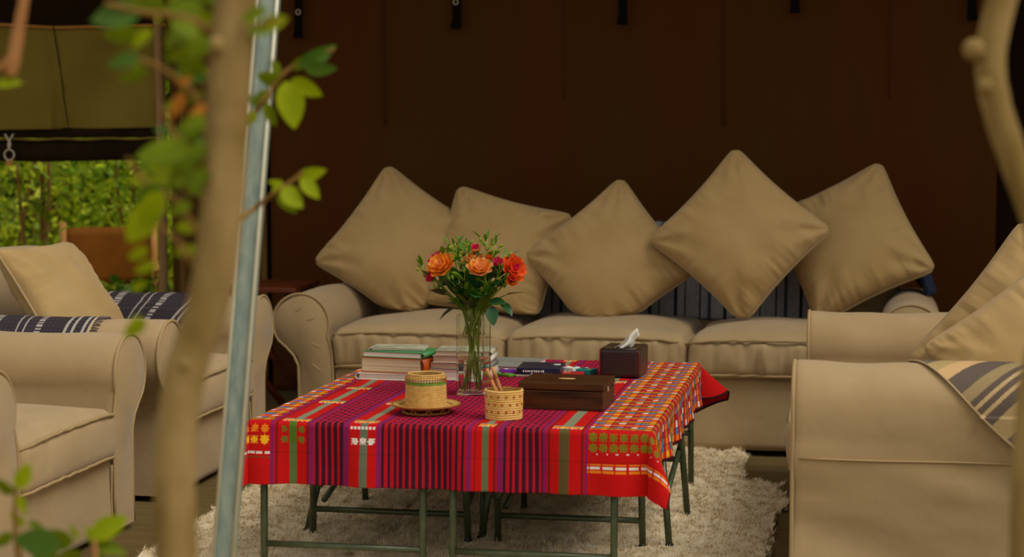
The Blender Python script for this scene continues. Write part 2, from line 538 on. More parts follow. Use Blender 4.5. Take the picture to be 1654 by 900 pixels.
def build_arm(root, x_out, side, depth, seed, arm_z, R=.10, y0=0.0, straight=False):
    """side +1: outer base at x_out, inner side towards +x; -1 mirrored"""
    prof = arm_profile(arm_z, R, straight)
    dz = arm_z - .58
    n = len(prof)
    ys = [0, .004, .014, .03] + [.03 + (depth - .04) * t for t in np.linspace(.05, 1, 26)]
    ins = [.010, .004, .0, .0] + [0] * 26
    vs, fs = [], []
    cw, cz = .06, .33
    for y, s in zip(ys, ins):
        for (w, z) in prof:
            d = Vector((cw - w, cz - z))
            d.normalize()
            k = nz(w * 6 + seed, y * 4, z * 5) * .010 + nz(w * 12 + seed, y * 7 + z * 6, z * 9) * .006
            if straight and w < 0 and z < arm_z - R:
                k = 0
                w += .022 * nz(y * 2.2 + z * 2.5 + seed, z * 5.5, 1) + .012 * nz(y * 5 + z * 7, z * 13 + seed, 4)
            ww, zz = w + d.x * (s + k), z + (d.y * (s + k) if z > .05 else 0)
            vs.append((x_out + side * ww, y0 + y, zz))
    m = len(ys)
    for j in range(m - 1):
        for i in range(n):
            l = (i + 1) % n
            q = (j * n + i, j * n + l, (j + 1) * n + l, (j + 1) * n + i)
            fs.append(q if side < 0 else tuple(reversed(q)))
    front = tuple(range(n))
    fs.append(tuple(reversed(front)) if side < 0 else front)
    back = tuple((m - 1) * n + i for i in range(n))
    fs.append(back if side < 0 else tuple(reversed(back)))
    a = MB().add(vs, fs).build('arm', M['khaki_arm'], root)
    auto_smooth(a, 50)
    pp = [Vector((x_out + side * w, y0 + .003, z)) for w, z in prof]
    MB().tube(pp, .0055, 6).build('piping', M['piping'], a)
    # seam under the roll on the outside
    MB().tube([(x_out + side * ((ARM_W - .013 - 2 * R + .010 + .022 * nz(y * 2.2 + .345 * 2.5 + seed, .345 * 5.5, 1) + .012 * nz(y * 5 + .345 * 7, .345 * 13 + seed, 4) - .005 if straight else .001) + .002 * nz(y * 5, seed, 0)), y0 + y, arm_z - 2 * R - (.005 if straight else .035) + (0 if straight else .006) * nz(y * 3, seed, 2)) for y in np.linspace(.02, depth - .03, 14)], .003, 5).build('seam', M['piping'], a)
    # a few creases radiating over the front panel
    for (p0, p1, p2) in () if seed > 10 else (((.0, .47), (.05, .485), (.10, .50)), ((-.03, .50), (.0, .52), (.045, .545)), ((.02, .40), (.07, .385), (.125, .35)), ((.03, .33), (.07, .30), (.13, .25))):
        pts = [Vector((x_out + side * q[0], y0 + .0115, q[1] + dz)) for q in catmull([p0 + (0,), p1 + (0,), p2 + (0,)], 5)]
        MB().tube(pts, [.006 + .0072 * math.sin(PI * i / (len(pts) - 1)) for i in range(len(pts))], 12).build('crease', M['khaki_arm'], a)
    return a


def build_cushion(root, x0, x1, y0, y1, z0, z1, seed, wrinkle=1.0, name='seat_cushion'):
    hx, hy, hz = (x1 - x0) / 2, (y1 - y0) / 2, (z1 - z0) / 2
    c = Vector(((x0 + x1) / 2, (y0 + y1) / 2, (z0 + z1) / 2))
    nx = max(24, int(hx * 2 / .012))

    def fn(p, q):
        u = max(0, 1 - q.x ** 2)
        v = max(0, 1 - q.y ** 2)
        if q.z > 0:
            p.z += .035 * (u ** .6) * (v ** .6) * q.z
        p.y -= .018 * (u ** .7) * (1 - q.z ** 2) * (q.y < -.5)
        p.x += .008 * (1 - q.y ** 2) * (1 - q.z ** 2) * (1 if q.x > 0 else -1) * (abs(q.x) > .9)
        k = nz(p.x * 4 + seed, p.y * 5, p.z * 6 + seed) * .012
        if q.y < -.85:      # vertical puckers below the piping
            g = 1 - abs(q.z) ** 3
            w = nz(p.x * 24 + seed * 3, 0, p.z * 5 + seed) + 1.0 * nz(p.x * 44 + seed, 2, p.z * 7)
            p.y += .016 * wrinkle * g * w
        p.z += k * (q.z > .3)
        p.z -= .018 * (abs(q.x) ** 6) * (q.z > 0) * (1 - .5 * abs(q.y))
        return p
    vs, fs = rounded_box(hx, hy, hz, .035, (nx, 22, 14), fn)
    o = MB().add([v + c for v in vs], fs).build(name, M['khaki'], root)
    for zz, rr in ((.74, .0055), (-.78, .005)):
        pts = []
        for t in np.linspace(-1, 1, 40):
            e = 1 - abs(t) ** 14
            u = max(0, 1 - t * t)
            pz = c.z + zz * hz + .010 * (u ** .5) * (zz > 0) + .0035 * nz(t * 9 + seed, 1, 0) - .012 * abs(t) ** 6
            pts.append((c.x + t * (hx + .001), c.y - hy - .018 * (u ** .7) * (1 - zz * zz) - .001 + .03 * (1 - e), pz))
        MB().tube(pts, rr, 6).build('piping', M['piping'], o)
    return o


def build_seat(name, loc, rz, L, D, n_cush, label, cat, seed, group=None, back_h=.76, arm_z=.58, seat_z=.435, arm_r=.10, wrinkle=1.0, straight=False):
    """front of the arms at local y = 0, facing -y, x from -L/2 to L/2"""
    root = empty(name, loc, rz, label, cat, group)
    x0, x1 = -L / 2, L / 2
    build_arm(root, x0, 1, D - .06, seed, arm_z, arm_r, straight=straight)
    build_arm(root, x1, -1, D - .06, seed + 3, arm_z, arm_r, straight=straight)
    xi0, xi1 = x0 + ARM_W - .004, x1 - ARM_W + .004

    # base with loose skirt
    def bfn(p, q):
        if q.y < -.8:
            lo = (1 - q.z) / 2
            p.y += .008 * nz(p.x * 5 + seed, 0, p.z * 3) - .012 * lo * (.5 + nz(p.x * 7 + seed, 4, 0))
            p.z += .006 * nz(p.x * 3 + seed, 5, 0) * lo
        return p
    vs, fs = rounded_box((xi1 - xi0) / 2, (D - .02) / 2, (seat_z - .16) / 2, .012, (int(L / .03), 8, 10), bfn)
    b = MB().add([v + Vector(((xi0 + xi1) / 2, .012 + (D - .02) / 2, .02 + (seat_z - .16) / 2)) for v in vs], fs).build('base', M['khaki_arm'], root)
    for s in (xi0 + .02, xi1 - .02):
        MB().tube([(s, .006 + .004 * nz(z * 9, s, seed), z) for z in np.linspace(.03, seat_z - .17, 10)], .004, 5).build('skirt_seam', M['piping'], b)
    for xx in (xi0 + .06, xi1 - .06):
        for yy in (.09, D - .1):
            MB().lathe([(0, 0), (.02, 0), (.024, .03), (0, .03)], 12, (xx, yy, 0)).build('foot', M['wood_dark'], b)
    # backrest
    def kfn(p, q):
        t = (p.z) / back_h
        p.y += .10 * max(0, (q.z + 1) / 2)
        p.z += .012 * nz(p.x * 3 + seed, p.y * 4, 9)
        p.y += .008 * nz(p.x * 4 + seed, 1, p.z * 5)
        return p
    vs, fs = rounded_box((L - .10) / 2, .085, (back_h - .05) / 2, .06, (int(L / .04), 8, 16), kfn)
    MB().add([v + Vector((0, D - .16, .05 + (back_h - .05) / 2)) for v in vs], fs).build('backrest', M['khaki_arm'], root)
    w = (xi1 - xi0) / n_cush
    for k in range(n_cush):
        build_cushion(root, xi0 + k * w + .003, xi0 + (k + 1) * w - .003, -.012, D - .22, seat_z - .155, seat_z, seed + 11 * k, wrinkle)
    return root


SOFA = (-.95, 6.72, 0)
SOFA_RZ = math.radians(-1.3)
SOFA_L, SOFA_D = 2.285, .88
build_seat('sofa', SOFA, SOFA_RZ, SOFA_L, SOFA_D, 3, 'long khaki three-seat slipcovered sofa against the dark back wall', 'sofa', 1, arm_z=.562, arm_r=.112)
build_seat('armchair', (-2.11, 4.705, 0), math.radians(90), .89, .88, 1, 'khaki slipcovered armchair at far left, nearest to the camera', 'armchair', 21, 'khaki armchairs on the left', seat_z=.385, arm_r=.115, wrinkle=.25)
build_seat('armchair', (-2.13, 5.985, 0), math.radians(90), .93, .90, 1, 'khaki slipcovered armchair with dark striped blanket over its arms', 'armchair', 34, 'khaki armchairs on the left', seat_z=.385, arm_r=.115, wrinkle=.25)
build_seat('armchair', (-.165, 5.54, 0), math.radians(-90), 1.40, .95, 1, 'wide khaki slipcovered armchair on the right with its side to the camera', 'armchair', 47, seat_z=.40, arm_r=.115, straight=True)


# ------------------------------------------------------------------ pillows
def pillow(name, label, center, side, thick, roll_deg, lean_deg, yaw_deg, seed, floor_z=None, cat='pillow', group=None, mats=None, n=64, wr=1.0, squash_soft=.03):
    """square pillow; roll in its own plane, lean back, yaw about z; front faces -y"""
    root = empty(name, center, 0, label, cat, group)
    # local frame: X right, Z up, Y depth
    R = Euler((0, 0, math.radians(yaw_deg))).to_matrix() @ Euler((math.radians(-lean_deg), 0, 0)).to_matrix() @ Euler((0, -math.radians(roll_deg), 0)).to_matrix()
    h = side / 2
    c = Vector(center)

    def place(q):
        w = R @ q
        if floor_z is not None:
            zz = w.z + c.z - floor_z
            if zz < squash_soft:
                zz = squash_soft * math.exp((zz - squash_soft) / .05)
            w.z = zz + floor_z - c.z
        return w

    def outline(u, v):
        k = .075
        ex = 1 - k * (1 - v * v) * abs(u) ** 2
        ez = 1 - k * (1 - u * u) * abs(v) ** 2
        rc = 1 - .055 * (abs(u) * abs(v)) ** 9
        return u * h * ex * rc, v * h * ez * rc

    def fn(front):
        def g(s, t):
            u, v = 2 * s - 1, 2 * t - 1
            u, v = math.sin(u * PI / 2) * .35 + u * .65, math.sin(v * PI / 2) * .35 + v * .65
            x, z = outline(u, v)
            b = max(0, (1 - u * u)) ** .42 * max(0, (1 - v * v)) ** .42
            y = thick / 2 * b
            # creases radiating from corners and along the seams
            e = max(abs(u), abs(v))
            edge = max(0, e - .35) / .65
            along = v if abs(u) > abs(v) else u
            side_id = (1 if u > 0 else 2) if abs(u) > abs(v) else (3 if v > 0 else 4)
            gate = .35 + 1.1 * max(0, nz(along * 1.7 + seed, side_id * 7.3, seed))
            fine = max(0, e - .55) / .45
            slant = along * 15 + 2.2 * (1 - e) * along
            y += wr * b ** .7 * gate * (.034 * fine * nz(slant + seed, side_id * 3.1, e * .8) + .016 * fine * nz(slant * 2.1, side_id + seed, e))
            y += wr * b * .020 * edge * nz(along * 5 + seed, side_id * 2.7, e * 1.2)
            cd = (abs(u) * abs(v))
            ang = math.atan2(1.06 - abs(v), 1.06 - abs(u))
            cid = (1 if u > 0 else 0) + (2 if v > 0 else 0)
            cg = .5 + .9 * nz(seed + cid * 5.1, cid, 1.7)
            y += wr * .016 * cg * cd ** 1.5 * (1 - cd) * 4 * math.sin(ang * (9 + cid * 2) + seed + cid + 1.5 * nz(u * 2, v * 2, seed)) * b ** .3
            y += .014 * nz(u * 1.6 + seed, v * 1.6, 5) * b
            return place(Vector((x, -y if front else y, z)))
        return g
    mb = MB()
    mb.grid(fn(True), n, n)
    mb.grid(lambda s, t: fn(False)(1 - s, t), n, n)
    body = mb.build('cover', mats or M['pillow'], root)
    bm = bmesh.new()
    bm.from_mesh(body.data)
    bmesh.ops.remove_doubles(bm, verts=bm.verts, dist=1e-5)
    bmesh.ops.recalc_face_normals(bm, faces=bm.faces)
    bm.to_mesh(body.data)
    bm.free()
    per = []
    m = 24
    for a, b in (((-1, -1), (1, -1)), ((1, -1), (1, 1)), ((1, 1), (-1, 1)), ((-1, 1), (-1, -1))):
        for i in range(m):
            t = i / m
            x, z = outline(a[0] + (b[0] - a[0]) * t, a[1] + (b[1] - a[1]) * t)
            q = Vector((x, 0, z))
            if i == 0:
                q *= .985
            per.append(place(q))
    MB().tube(per, .0048, 6, closed=True).build('piping', M['piping'], root)
    return root


SEAT_Z = .462
REARP, FRONTP = (.495, 5.36, .575), (.505, 5.06, .556)
GP = 'sand pillows propped along the sofa'
pillow('pillow', 'sand pillow at the left end of the sofa, resting over the left arm', (-1.825, 7.26, .715), .515, .22, 56, 20, 4, 1.3, SEAT_Z, group=GP)
pillow('pillow', 'sand pillow standing almost upright behind the flower bouquet', (-1.42, 7.22, .675), .51, .20, -14, 20, -3, 4.7, SEAT_Z, group=GP)
pillow('pillow', 'sand pillow standing on a corner in the middle of the sofa', (-.955, 7.14, .67), .50, .20, 40, 18, 0, 9.1, SEAT_Z, group=GP)
pillow('pillow', 'tallest sand pillow, balanced upright on its corner right of the sofa middle', (-.45, 7.06, .785), .50, .20, 49, 16, 0, 15.2, SEAT_Z, group=GP)
pillow('pillow', 'sand pillow at the right end of the sofa, tipped over the right arm', (-.04, 7.24, .75), .50, .20, 28, 20, -6, 22.8, SEAT_Z, group=GP)
pillow('pillow', 'large sand cushion leaning on the back of the left armchair with striped blanket', (-2.60, 5.80, .60), .47, .18, 0, 33, 84, 31.0, .45, wr=.5)
pillow('pillow', 'sand pillow behind another one on the right armchair, leaning on its back', REARP, .53, .20, 53, 14, -6, 41.0, .43)
pillow('pillow', 'sand pillow slumped over the near arm of the right armchair', FRONTP, .50, .19, 38, 22, 4, 52.0, .43)


# ------------------------------------------------------------------ coloured weaves
def coloured_cloth(name, nu, nv, pos, colour, parent=None, thick=.003, closed=False):
    """pos(u,v) -> point; colour(u,v) -> rgb at face centres (numpy)"""
    me = bpy.data.meshes.new(name)
    vs = [pos(i / nu, j / nv) for j in range(nv + 1) for i in range(nu + 1)]
    fs = [(j * (nu + 1) + i, j * (nu + 1) + i + 1, (j + 1) * (nu + 1) + i + 1, (j + 1) * (nu + 1) + i) for j in range(nv) for i in range(nu)]
    me.from_pydata([tuple(v) for v in vs], [], fs)
    me.polygons.foreach_set('use_smooth', [True] * len(fs))
    U, V = np.meshgrid((np.arange(nu) + .5) / nu, (np.arange(nv) + .5) / nv)
    c = colour(U, V).reshape(-1, 3)
    full = np.ones((len(fs), 4, 4), dtype=np.float32)
    full[:, :, :3] = c[:, None, :]
    at = me.color_attributes.new('weave', 'FLOAT_COLOR', 'CORNER')
    at.data.foreach_set('color', full.ravel())
    me.update()
    o = link_mesh(name, me, M['weave'], parent)
    if thick:
        solidify(o, thick, 1)
    return o


def rgb(h):
    return np.array(lin(h)[:3])


# ------------------------------------------------------------------ folding tables
TX0, TX1, TY0, TY1, TZ = -1.555, -.515, 4.60, 6.02, .415


def camp_table(label, x0, x1, y0, y1, frames):
    root = empty('folding_table', ((x0 + x1) / 2, (y0 + y1) / 2, 0), 0, label, 'table', 'steel folding tables under the red cloth')
    off = root.location
    b = MB().box(((x0 + x1) / 2, (y0 + y1) / 2, TZ - .011), (x1 - x0 - .006, y1 - y0 - .006, .018), .004)
    tt = b.build('tabletop', M['table_top'], root, smooth=False, off=off)
    rim = [(x0 + .01, y0 + .01, TZ - .028), (x1 - .01, y0 + .01, TZ - .028), (x1 - .01, y1 - .01, TZ - .028), (x0 + .01, y1 - .01, TZ - .028)]
    MB().tube(rim, .0085, 8, closed=True).build('rim_tube', M['steel'], tt, off=off)
    for (xa, xb, yt, yb, zc, splay) in frames:
        def leg(x, s):
            return [(x, yt, TZ - .03), (x + s * splay * .6, yt + (yb - yt) * .6, .17), (x + s * splay, yb, .022)]
        for x, s in ((xa, -1), (xb, 1)):
            l = MB().tube(leg(x, s), .0098, 10).build('leg', M['steel'], root, off=off)
            MB().lathe([(0, 0), (.0115, 0), (.0125, .028), (.0105, .03)], 12, (x + s * splay, yb, .0)).build('rubber_foot', M['rubber'], l, off=off)
        t = (TZ - .03 - zc) / (TZ - .052)
        yc = yt + (yb - yt) * t
        MB().tube([(xa - splay * t, yc, zc), (xb + splay * t, yc, zc)], .0085, 10).build('crossbar', M['steel'], root, off=off)
    return root, off


XM = (TX0 + TX1) / 2
YM = 5.24
r1, of = camp_table('front left steel folding table under the red cloth', TX0, XM, TY0, YM, ((-1.535, -1.105, 4.64, 4.63, .09, .0), (-1.515, -1.085, 5.02, 5.05, .10, .012)))
r2, of2 = camp_table('front right steel folding table under the red cloth', XM, TX1, TY0, YM, ((-1.025, -.605, 4.64, 4.63, .09, .0), (-.985, -.585, 5.02, 5.06, .10, .004)))
r3, of3 = camp_table('rear left steel folding table under the red cloth', TX0, XM, YM, TY1, ((-1.52, -1.08, 5.30, 5.10, .21, .04), (-1.50, -1.10, 5.45, 5.56, .2, .01), (-1.50, -1.08, 5.94, 5.98, .24, .0)))
r4, of4 = camp_table('rear right steel folding table under the red cloth', XM, TX1, YM, TY1, ((-1.00, -.555, 5.22, 5.09, .22, .045), (-.98, -.52, 5.42, 5.53, .2, .02), (-.97, -.53, 5.94, 5.985, .20, .0)))
for r, of_, pts in ((r3, of3, ((-1.515, 5.12, .11), (-1.45, 5.55, .30))), (r3, of3, ((-1.09, 5.12, .11), (-1.09, 5.55, .30))),
                    (r4, of4, ((-.53, 5.12, .13), (-.52, 5.52, .24))), (r4, of4, ((-.98, 5.12, .11), (-.93, 5.55, .30))),
                    (r1, of, ((-1.50, 5.03, .17), (-1.40, 5.2, .36))), (r2, of2, ((-.985, 5.03, .15), (-.90, 5.2, .36)))):
    MB().tube(pts, .0085, 8).build('brace', M['steel'], r, off=of_)

# ------------------------------------------------------------------ tablecloth
OV_L, OV_R, OV_F, OV_B = .165, .125, .168, .17
A_W, B_D = TX1 - TX0, TY1 - TY0
SU, SV = A_W + OV_L + OV_R, B_D + OV_F + OV_B


def cloth_pos(u, v):
    a, b = u * SU - OV_L, v * SV - OV_F
    da = -a if a < 0 else max(0, a - A_W)
    db = -b if b < 0 else max(0, b - B_D)
    sa = -1 if a < 0 else 1
    sb = -1 if b < 0 else 1
    ca, cb = min(max(a, 0), A_W), min(max(b, 0), B_D)
    x, y = TX0 + ca, TY0 + cb
    h = TZ + .006 + .0018 * nz(a * 9, b * 9, 0)
    rr = math.hypot(da, db)
    if rr == 0:
        return (x, y, h)
    ph = math.atan2(db, da)
    k = math.sin(2 * ph)
    right = sa > 0
    tilt = .05 + ((.75 if sb > 0 else .42) if right else .3) * k ** 1.3
    # the long edges ripple a little
    along = (b if da > db else a)
    rip = .010 * math.sin(along * 21 + 1.0) + .006 * math.sin(along * 47)
    r0 = .012
    arc = min(rr / r0, PI / 2)
    out = r0 * math.sin(arc) + max(0, rr - r0 * PI / 2) * tilt + rip * min(1, rr / .12) * (1 - k) * .9
    drop = r0 * (1 - math.cos(arc)) + max(0, rr - r0 * PI / 2) * math.sqrt(max(0, 1 - tilt * tilt))
    return (x + sa * math.cos(ph) * out, y + sb * math.sin(ph) * out, h - drop)


def cloth_col(U, V):
    a, b = U * SU - OV_L, V * SV - OV_F
    RED, CRIM, DARK, PUR = rgb('#b80604'), rgb('#a8081c'), rgb('#36061e'), rgb('#801450')
    MAR, GRY, OLV, GRN = rgb('#7a0a12'), rgb('#5f6650'), rgb('#5a4a26'), rgb('#4a6a1e')
    ORG, YEL, WHT, BLU, TEAL = rgb('#e07a10'), rgb('#e8a81c'), rgb('#dcd0c8'), rgb('#3f7fb4'), rgb('#1f8a80')
    C = np.zeros(a.shape + (3,)) + RED

    def band(a0, a1, col):
        C[(a >= a0) & (a < a1)] = col
    top = (b > .004) & (b < B_D - .004)
    for a0, a1 in ((.176, .254), (.352, .577), (.672, .772)):
        m = (a >= a0) & (a < a1)
        C[m] = CRIM
        d = m & (((a - a0) % .0163) < .0082)
        C[d] = DARK
        # cross threads break the stripes on the table top
        cell = np.floor(b / .019).astype(int) + np.floor((a - a0) / .0163).astype(int)
        C[m & top & d & (cell % 2 == 0)] = rgb('#98083a')
        C[m & top & ~d] = rgb('#b00a2e')
        C[m & top & ~d & ((b % .014) < .003)] = rgb('#5a0630')
    for a0, a1 in ((.055, .066), (.158, .173), (.252, .268), (.340, .353), (.576, .590), (.658, .672), (.772, .782), (.880, .889)):
        band(a0, a1, PUR)
    for a0, a1 in ((.068, .076), (.152, .157), (.596, .601), (.648, .653), (.786, .793), (.872, .878)):
        band(a0, a1, MAR)
    band(.105, .125, GRN * .6 + GRY * .4)
    band(.296, .317, GRY)
    band(.617, .633, GRY * .7 + GRN * .3)
    band(.815, .840, OLV)
    for g0, g1 in ((.105, .125), (.296, .317), (.617, .633), (.815, .84)):
        C[(a >= g0) & (a < g1) & top] = rgb('#7d8064')
    # supplementary weft rows on the red bands of the top
    redz = np.zeros(a.shape, bool)
    for a0, a1 in ((.078, .152), (.27, .338), (.604, .646), (.795, .87)):
        redz |= (a >= a0) & (a < a1)
    for b0 in (.012, .34, .62, .90, 1.18, 1.39):
        m = redz & (np.abs(b - b0 - .012) < .012)
        C[m] = ORG
        C[m & ((a % .024) < .008)] = YEL
        m2 = redz & (np.abs(b - b0 - .03) < .006)
        C[m2] = TEAL
        m3 = redz & (np.abs(b - b0 + .004) < .004) & ((a % .012) < .007)
        C[m3] = WHT
    # plaid edge panels
    pan = (a < .055) | (a > .889)
    pl = pan & (b > .0) & (b < B_D - .0)
    i = np.floor((a + 10) / .0185).astype(int)
    j = np.floor((b + 10) / .0155).astype(int)
    fa, fb = ((a + 10) / .0185) % 1, ((b + 10) / .0155) % 1
    C[pl] = rgb('#c41c0c')
    C[pl & (i % 2 == 1)] = rgb('#a8122a')
    seqs = ([WHT, ORG, BLU, ORG], [ORG, WHT, ORG, YEL], [BLU, ORG, WHT, ORG])
    for q in range(3):
        for k in range(4):
            C[pl & (i % 2 == 0) & ((i // 2) % 3 == q) & (j % 2 == 0) & ((j // 2) % 4 == k)] = seqs[q][k]
    C[pl & (i % 2 == 1) & (j % 4 == 2)] = ORG * .8
    C[pl & (i % 2 == 1) & (j % 4 == 0) & (i % 6 == 1)] = BLU * .9
    C[pl & (fa < .16)] *= .55
    C[pl & (j % 6 == 5)] = rgb('#6a5a14')
    # right drop keeps the plaid, darker border at the hem
    C[(a > A_W + OV_R - .008) | (b > B_D + OV_B - .01)] = rgb('#3a0a12')
    # motifs on the front drop
    fr = b < 0

    def diamonds(a0, a1, bc, sp, size, col):
        if a1 <= a0: return
        x = ((a - a0) % sp) - sp / 2
        d = np.abs(x) + np.abs(b - bc)
        m = (a >= a0) & (a < a1) & fr & (d < size)
        C[m] = col
        C[m & (d < size * .3)] = col * .55
        m = (a >= a0) & (a < a1) & fr & (np.abs(np.abs(x) - np.abs(b - bc)) < .0022) & (d < size * 1.5)
        C[m] = col
    diamonds(-.165, .055, -.024, .0275, .011, ORG)
    diamonds(-.165, .055, -.052, .0275, .012, YEL)
    C[fr & (a < .055) & (np.abs(b + .085) < .0025) & ((a % .021) < .016)] = WHT
    C[fr & (a < .055) & (np.abs(b + .098) < .002) & ((a % .016) < .012)] = OLV
    diamonds(.082, .15, -.024, .0225, .009, GRN * .9 + RED * .2)
    diamonds(.082, .15, -.050, .0225, .010, GRN * .9 + RED * .2)
    C[(np.abs(a - .115) < .010) & fr & (b > -.06)] = GRN
    C[fr & (a > .272) & (a < .336) & (np.abs(b + .016) < .004) & ((a % .01) < .007)] = WHT
    diamonds(.272, .338, -.050, .022, .010, WHT)
    diamonds(.889, 1.2, -.022, .026, .012, rgb('#7a6a14'))
    diamonds(.889, 1.2, -.048, .026, .012, rgb('#7a6a14'))
    C[fr & (a > .889) & (np.abs(b + .064) < .0025) & ((a % .026) < .004)] = WHT
    for bb, cc in ((-.090, ORG), (-.108, ORG)):
        C[fr & (a > .889) & (np.abs(b - bb) < .0025) & ((a % .032) < .028)] = cc
    C[fr & (a > .889) & (np.abs(b + .099) < .004) & ((a % .032) < .026)] = WHT
    # faint fold line along the drop, its shade put into the colour
    C[fr & (np.abs(b + .084) < .0016)] *= .8
    rs = np.random.RandomState(3)
    C *= (1 + .10 * (rs.rand(*a.shape) - .5))[..., None]
    return np.clip(C, 0, 1)


tc_o = coloured_cloth('tablecloth', int(SU / .0033), int(SV / .0033), cloth_pos, cloth_col, thick=.002)
tag(tc_o, 'red handwoven striped tablecloth with plaid edges over the pushed-together tables', 'tablecloth')
TT = TZ + .0085

# ------------------------------------------------------------------ rug
rg = empty('rug', (-1.1, 5.4, 0), 0, 'cream shaggy sheepskin rug under the table', 'rug')


def rug_inside(x, y):
    n = .05 * nz(x * 3, y * 3, 0) + .02 * nz(x * 11, y * 11, 4)
    if y > 6.82 + n: return False
    if y < 3.9: return False
    if y > 6.12 + .04 * nz(x * 6, 1, 2): return -1.95 + n < x < -.385 + n
    return -1.93 + n < x < -.225 + n * .8


def rug_h(x, y):
    seam = min(abs(((x + 1.9 + .05 * nz(y * 3, 0, 0)) % .55)), abs(((y - 3.9 + .05 * nz(x * 3, 2, 0)) % .62)))
    return .024 + .014 * nz(x * 7, y * 7, 1) + .012 * nz(x * 17, y * 17, 3) - .012 * math.exp(-(seam / .02) ** 2)


vs, fs, idx = [], [], {}
gx = np.arange(-2.05, -.1, .014)
gy = np.arange(3.9, 6.95, .014)
ins = [[rug_inside(x, y) for y in gy] for x in gx]
for i in range(len(gx) - 1):
    for j in range(len(gy) - 1):
        if ins[i][j] and ins[i + 1][j] and ins[i][j + 1] and ins[i + 1][j + 1]:
            q = []
            for a, b in ((i, j), (i + 1, j), (i + 1, j + 1), (i, j + 1)):
                if (a, b) not in idx:
                    idx[(a, b)] = len(vs)
                    vs.append((gx[a] + 1.1, gy[b] - 5.4, rug_h(gx[a], gy[b])))
                q.append(idx[(a, b)])
            fs.append(q)
ro = MB().add(vs, fs).build('hide', M['rug'], rg)
solidify(ro, .02, -1)
rs = random.Random(5)
vs, fs = [], []
while len(fs) < 120000:
    x, y = rs.uniform(-1.98, -.2), 4.25 + rs.random() ** .8 * 2.55
    if not rug_inside(x, y):
        continue
    h = rug_h(x, y)
    cl = nz(x * 26, y * 26, 6) * 4 + rs.uniform(-1.2, 1.2)
    L = rs.uniform(.008, .020)
    dx, dy = L * .8 * math.cos(cl), L * .8 * math.sin(cl)
    w = rs.uniform(.0012, .0024)
    px, py = -math.sin(cl) * w, math.cos(cl) * w
    k = len(vs)
    z0 = h - .003
    vs += [(x + px + 1.1, y + py - 5.4, z0), (x - px + 1.1, y - py - 5.4, z0), (x + dx + 1.1, y + dy - 5.4, z0 + L * rs.uniform(.45, 1.0))]
    fs.append((k, k + 1, k + 2))
tag(link_mesh('pile', new_mesh('pile', vs, fs), M['rug'], rg), kind='stuff')


# ------------------------------------------------------------------ things on the table
def book(name, label, c, size, rz, page, spine, top, group=None, spine_side=1, cat='book'):
    """page block with a two-board cover and rounded spine on the +x (1) or -x (-1) end"""
    root = empty(name, (c[0], c[1], c[2]), rz, label, cat, group)
    w, d, h = size
    t = min(.0022, h * .12)
    pb = MB()
    n = max(4, int(h / .004))
    for i in range(n):     # signatures, slightly uneven
        z0 = t + (h - 2 * t) * i / n
        jx, jy = rs.uniform(-.0012, .0012), rs.uniform(-.0012, .0012)
        pb.box((jx - spine_side * .002, jy, z0 + (h - 2 * t) / n / 2), (w - .008, d - .006, (h - 2 * t) / n * .97))
    pb.build('pages', page, root, smooth=False)
    MB().box((0, 0, h - t / 2), (w, d, t), t * .3).build('cover', top, root, smooth=False)
    MB().box((0, 0, t / 2), (w, d, t), t * .3).build('cover', top, root, smooth=False)
    so = MB().grid(lambda u, v: (spine_side * (w / 2 - .004 + .010 * math.sin(PI * v) ** .6), -d / 2 + d * u, h * v), 2, 10).build('spine', spine, root)
    solidify(so, .0015, 0)
    return root


bz = TT
GB = 'books stacked at the back left of the table'
book('book', 'thin white softcover book at the bottom of the left stack', (-1.385, 5.49, bz), (.215, .15, .020), math.radians(-3), M['page_white'], M['cover_white'], M['cover_white'], GB, -1)
book('book', 'thick paperback with cream pages and orange spine in the left stack', (-1.378, 5.49, bz + .021), (.20, .14, .046), math.radians(-9), M['page'], M['cover_orange'], M['cover_orange'], GB, 1)
book('book', 'thin book with green spine near the top of the left stack', (-1.375, 5.49, bz + .068), (.195, .14, .018), math.radians(-9), M['page_white'], M['cover_green'], M['cover_green'], GB, 1)
book('magazine', 'pale printed magazine on top of the left book stack', (-1.385, 5.51, bz + .0875), (.165, .12, .006), math.radians(6), M['page_white'], M['cover_print'], M['cover_print'], None, -1, 'magazine')
zz = bz
for k, (h, lab, sp) in enumerate(((.034, 'white-paged paperback at the bottom of the stack beside the vase', 'cover_white'), (.019, 'pinkish-paged paperback second from the bottom beside the vase', 'cover_grey'),
                                  (.022, 'pinkish-paged paperback third from the bottom beside the vase', 'cover_white'), (.015, 'paperback topmost in the stack beside the vase', 'cover_print'))):
    book('book', lab, (-1.19 + .004 * k, 5.52 - .004 * k, zz), (.185 - .006 * k, .14, h), math.radians(-2 + 2 * k), M['page_white'] if k == 0 else M['page_pink'], M[sp], M[sp], 'paperbacks stacked beside the vase', 1)
    zz += h + .0006
book('magazine', 'grey flat magazine lying behind the vase', (-1.11, 5.84, bz), (.19, .24, .012), math.radians(-6), M['page_white'], M['cover_grey'], M['cover_grey'], None, -1, 'magazine')

# printed boxes behind the wooden case
bx = empty('game_box', (-.97, 5.66, TT), math.radians(3), 'navy printed game box with white lettering behind the wooden case', 'box')
MB().box((0, 0, .013), (.135, .16, .026), .002).build('lid', M['cover_navy'], bx, smooth=False)
MB().box((0, 0, .003), (.14, .165, .006), .001).build('tray', M['cover_print'], bx, smooth=False)


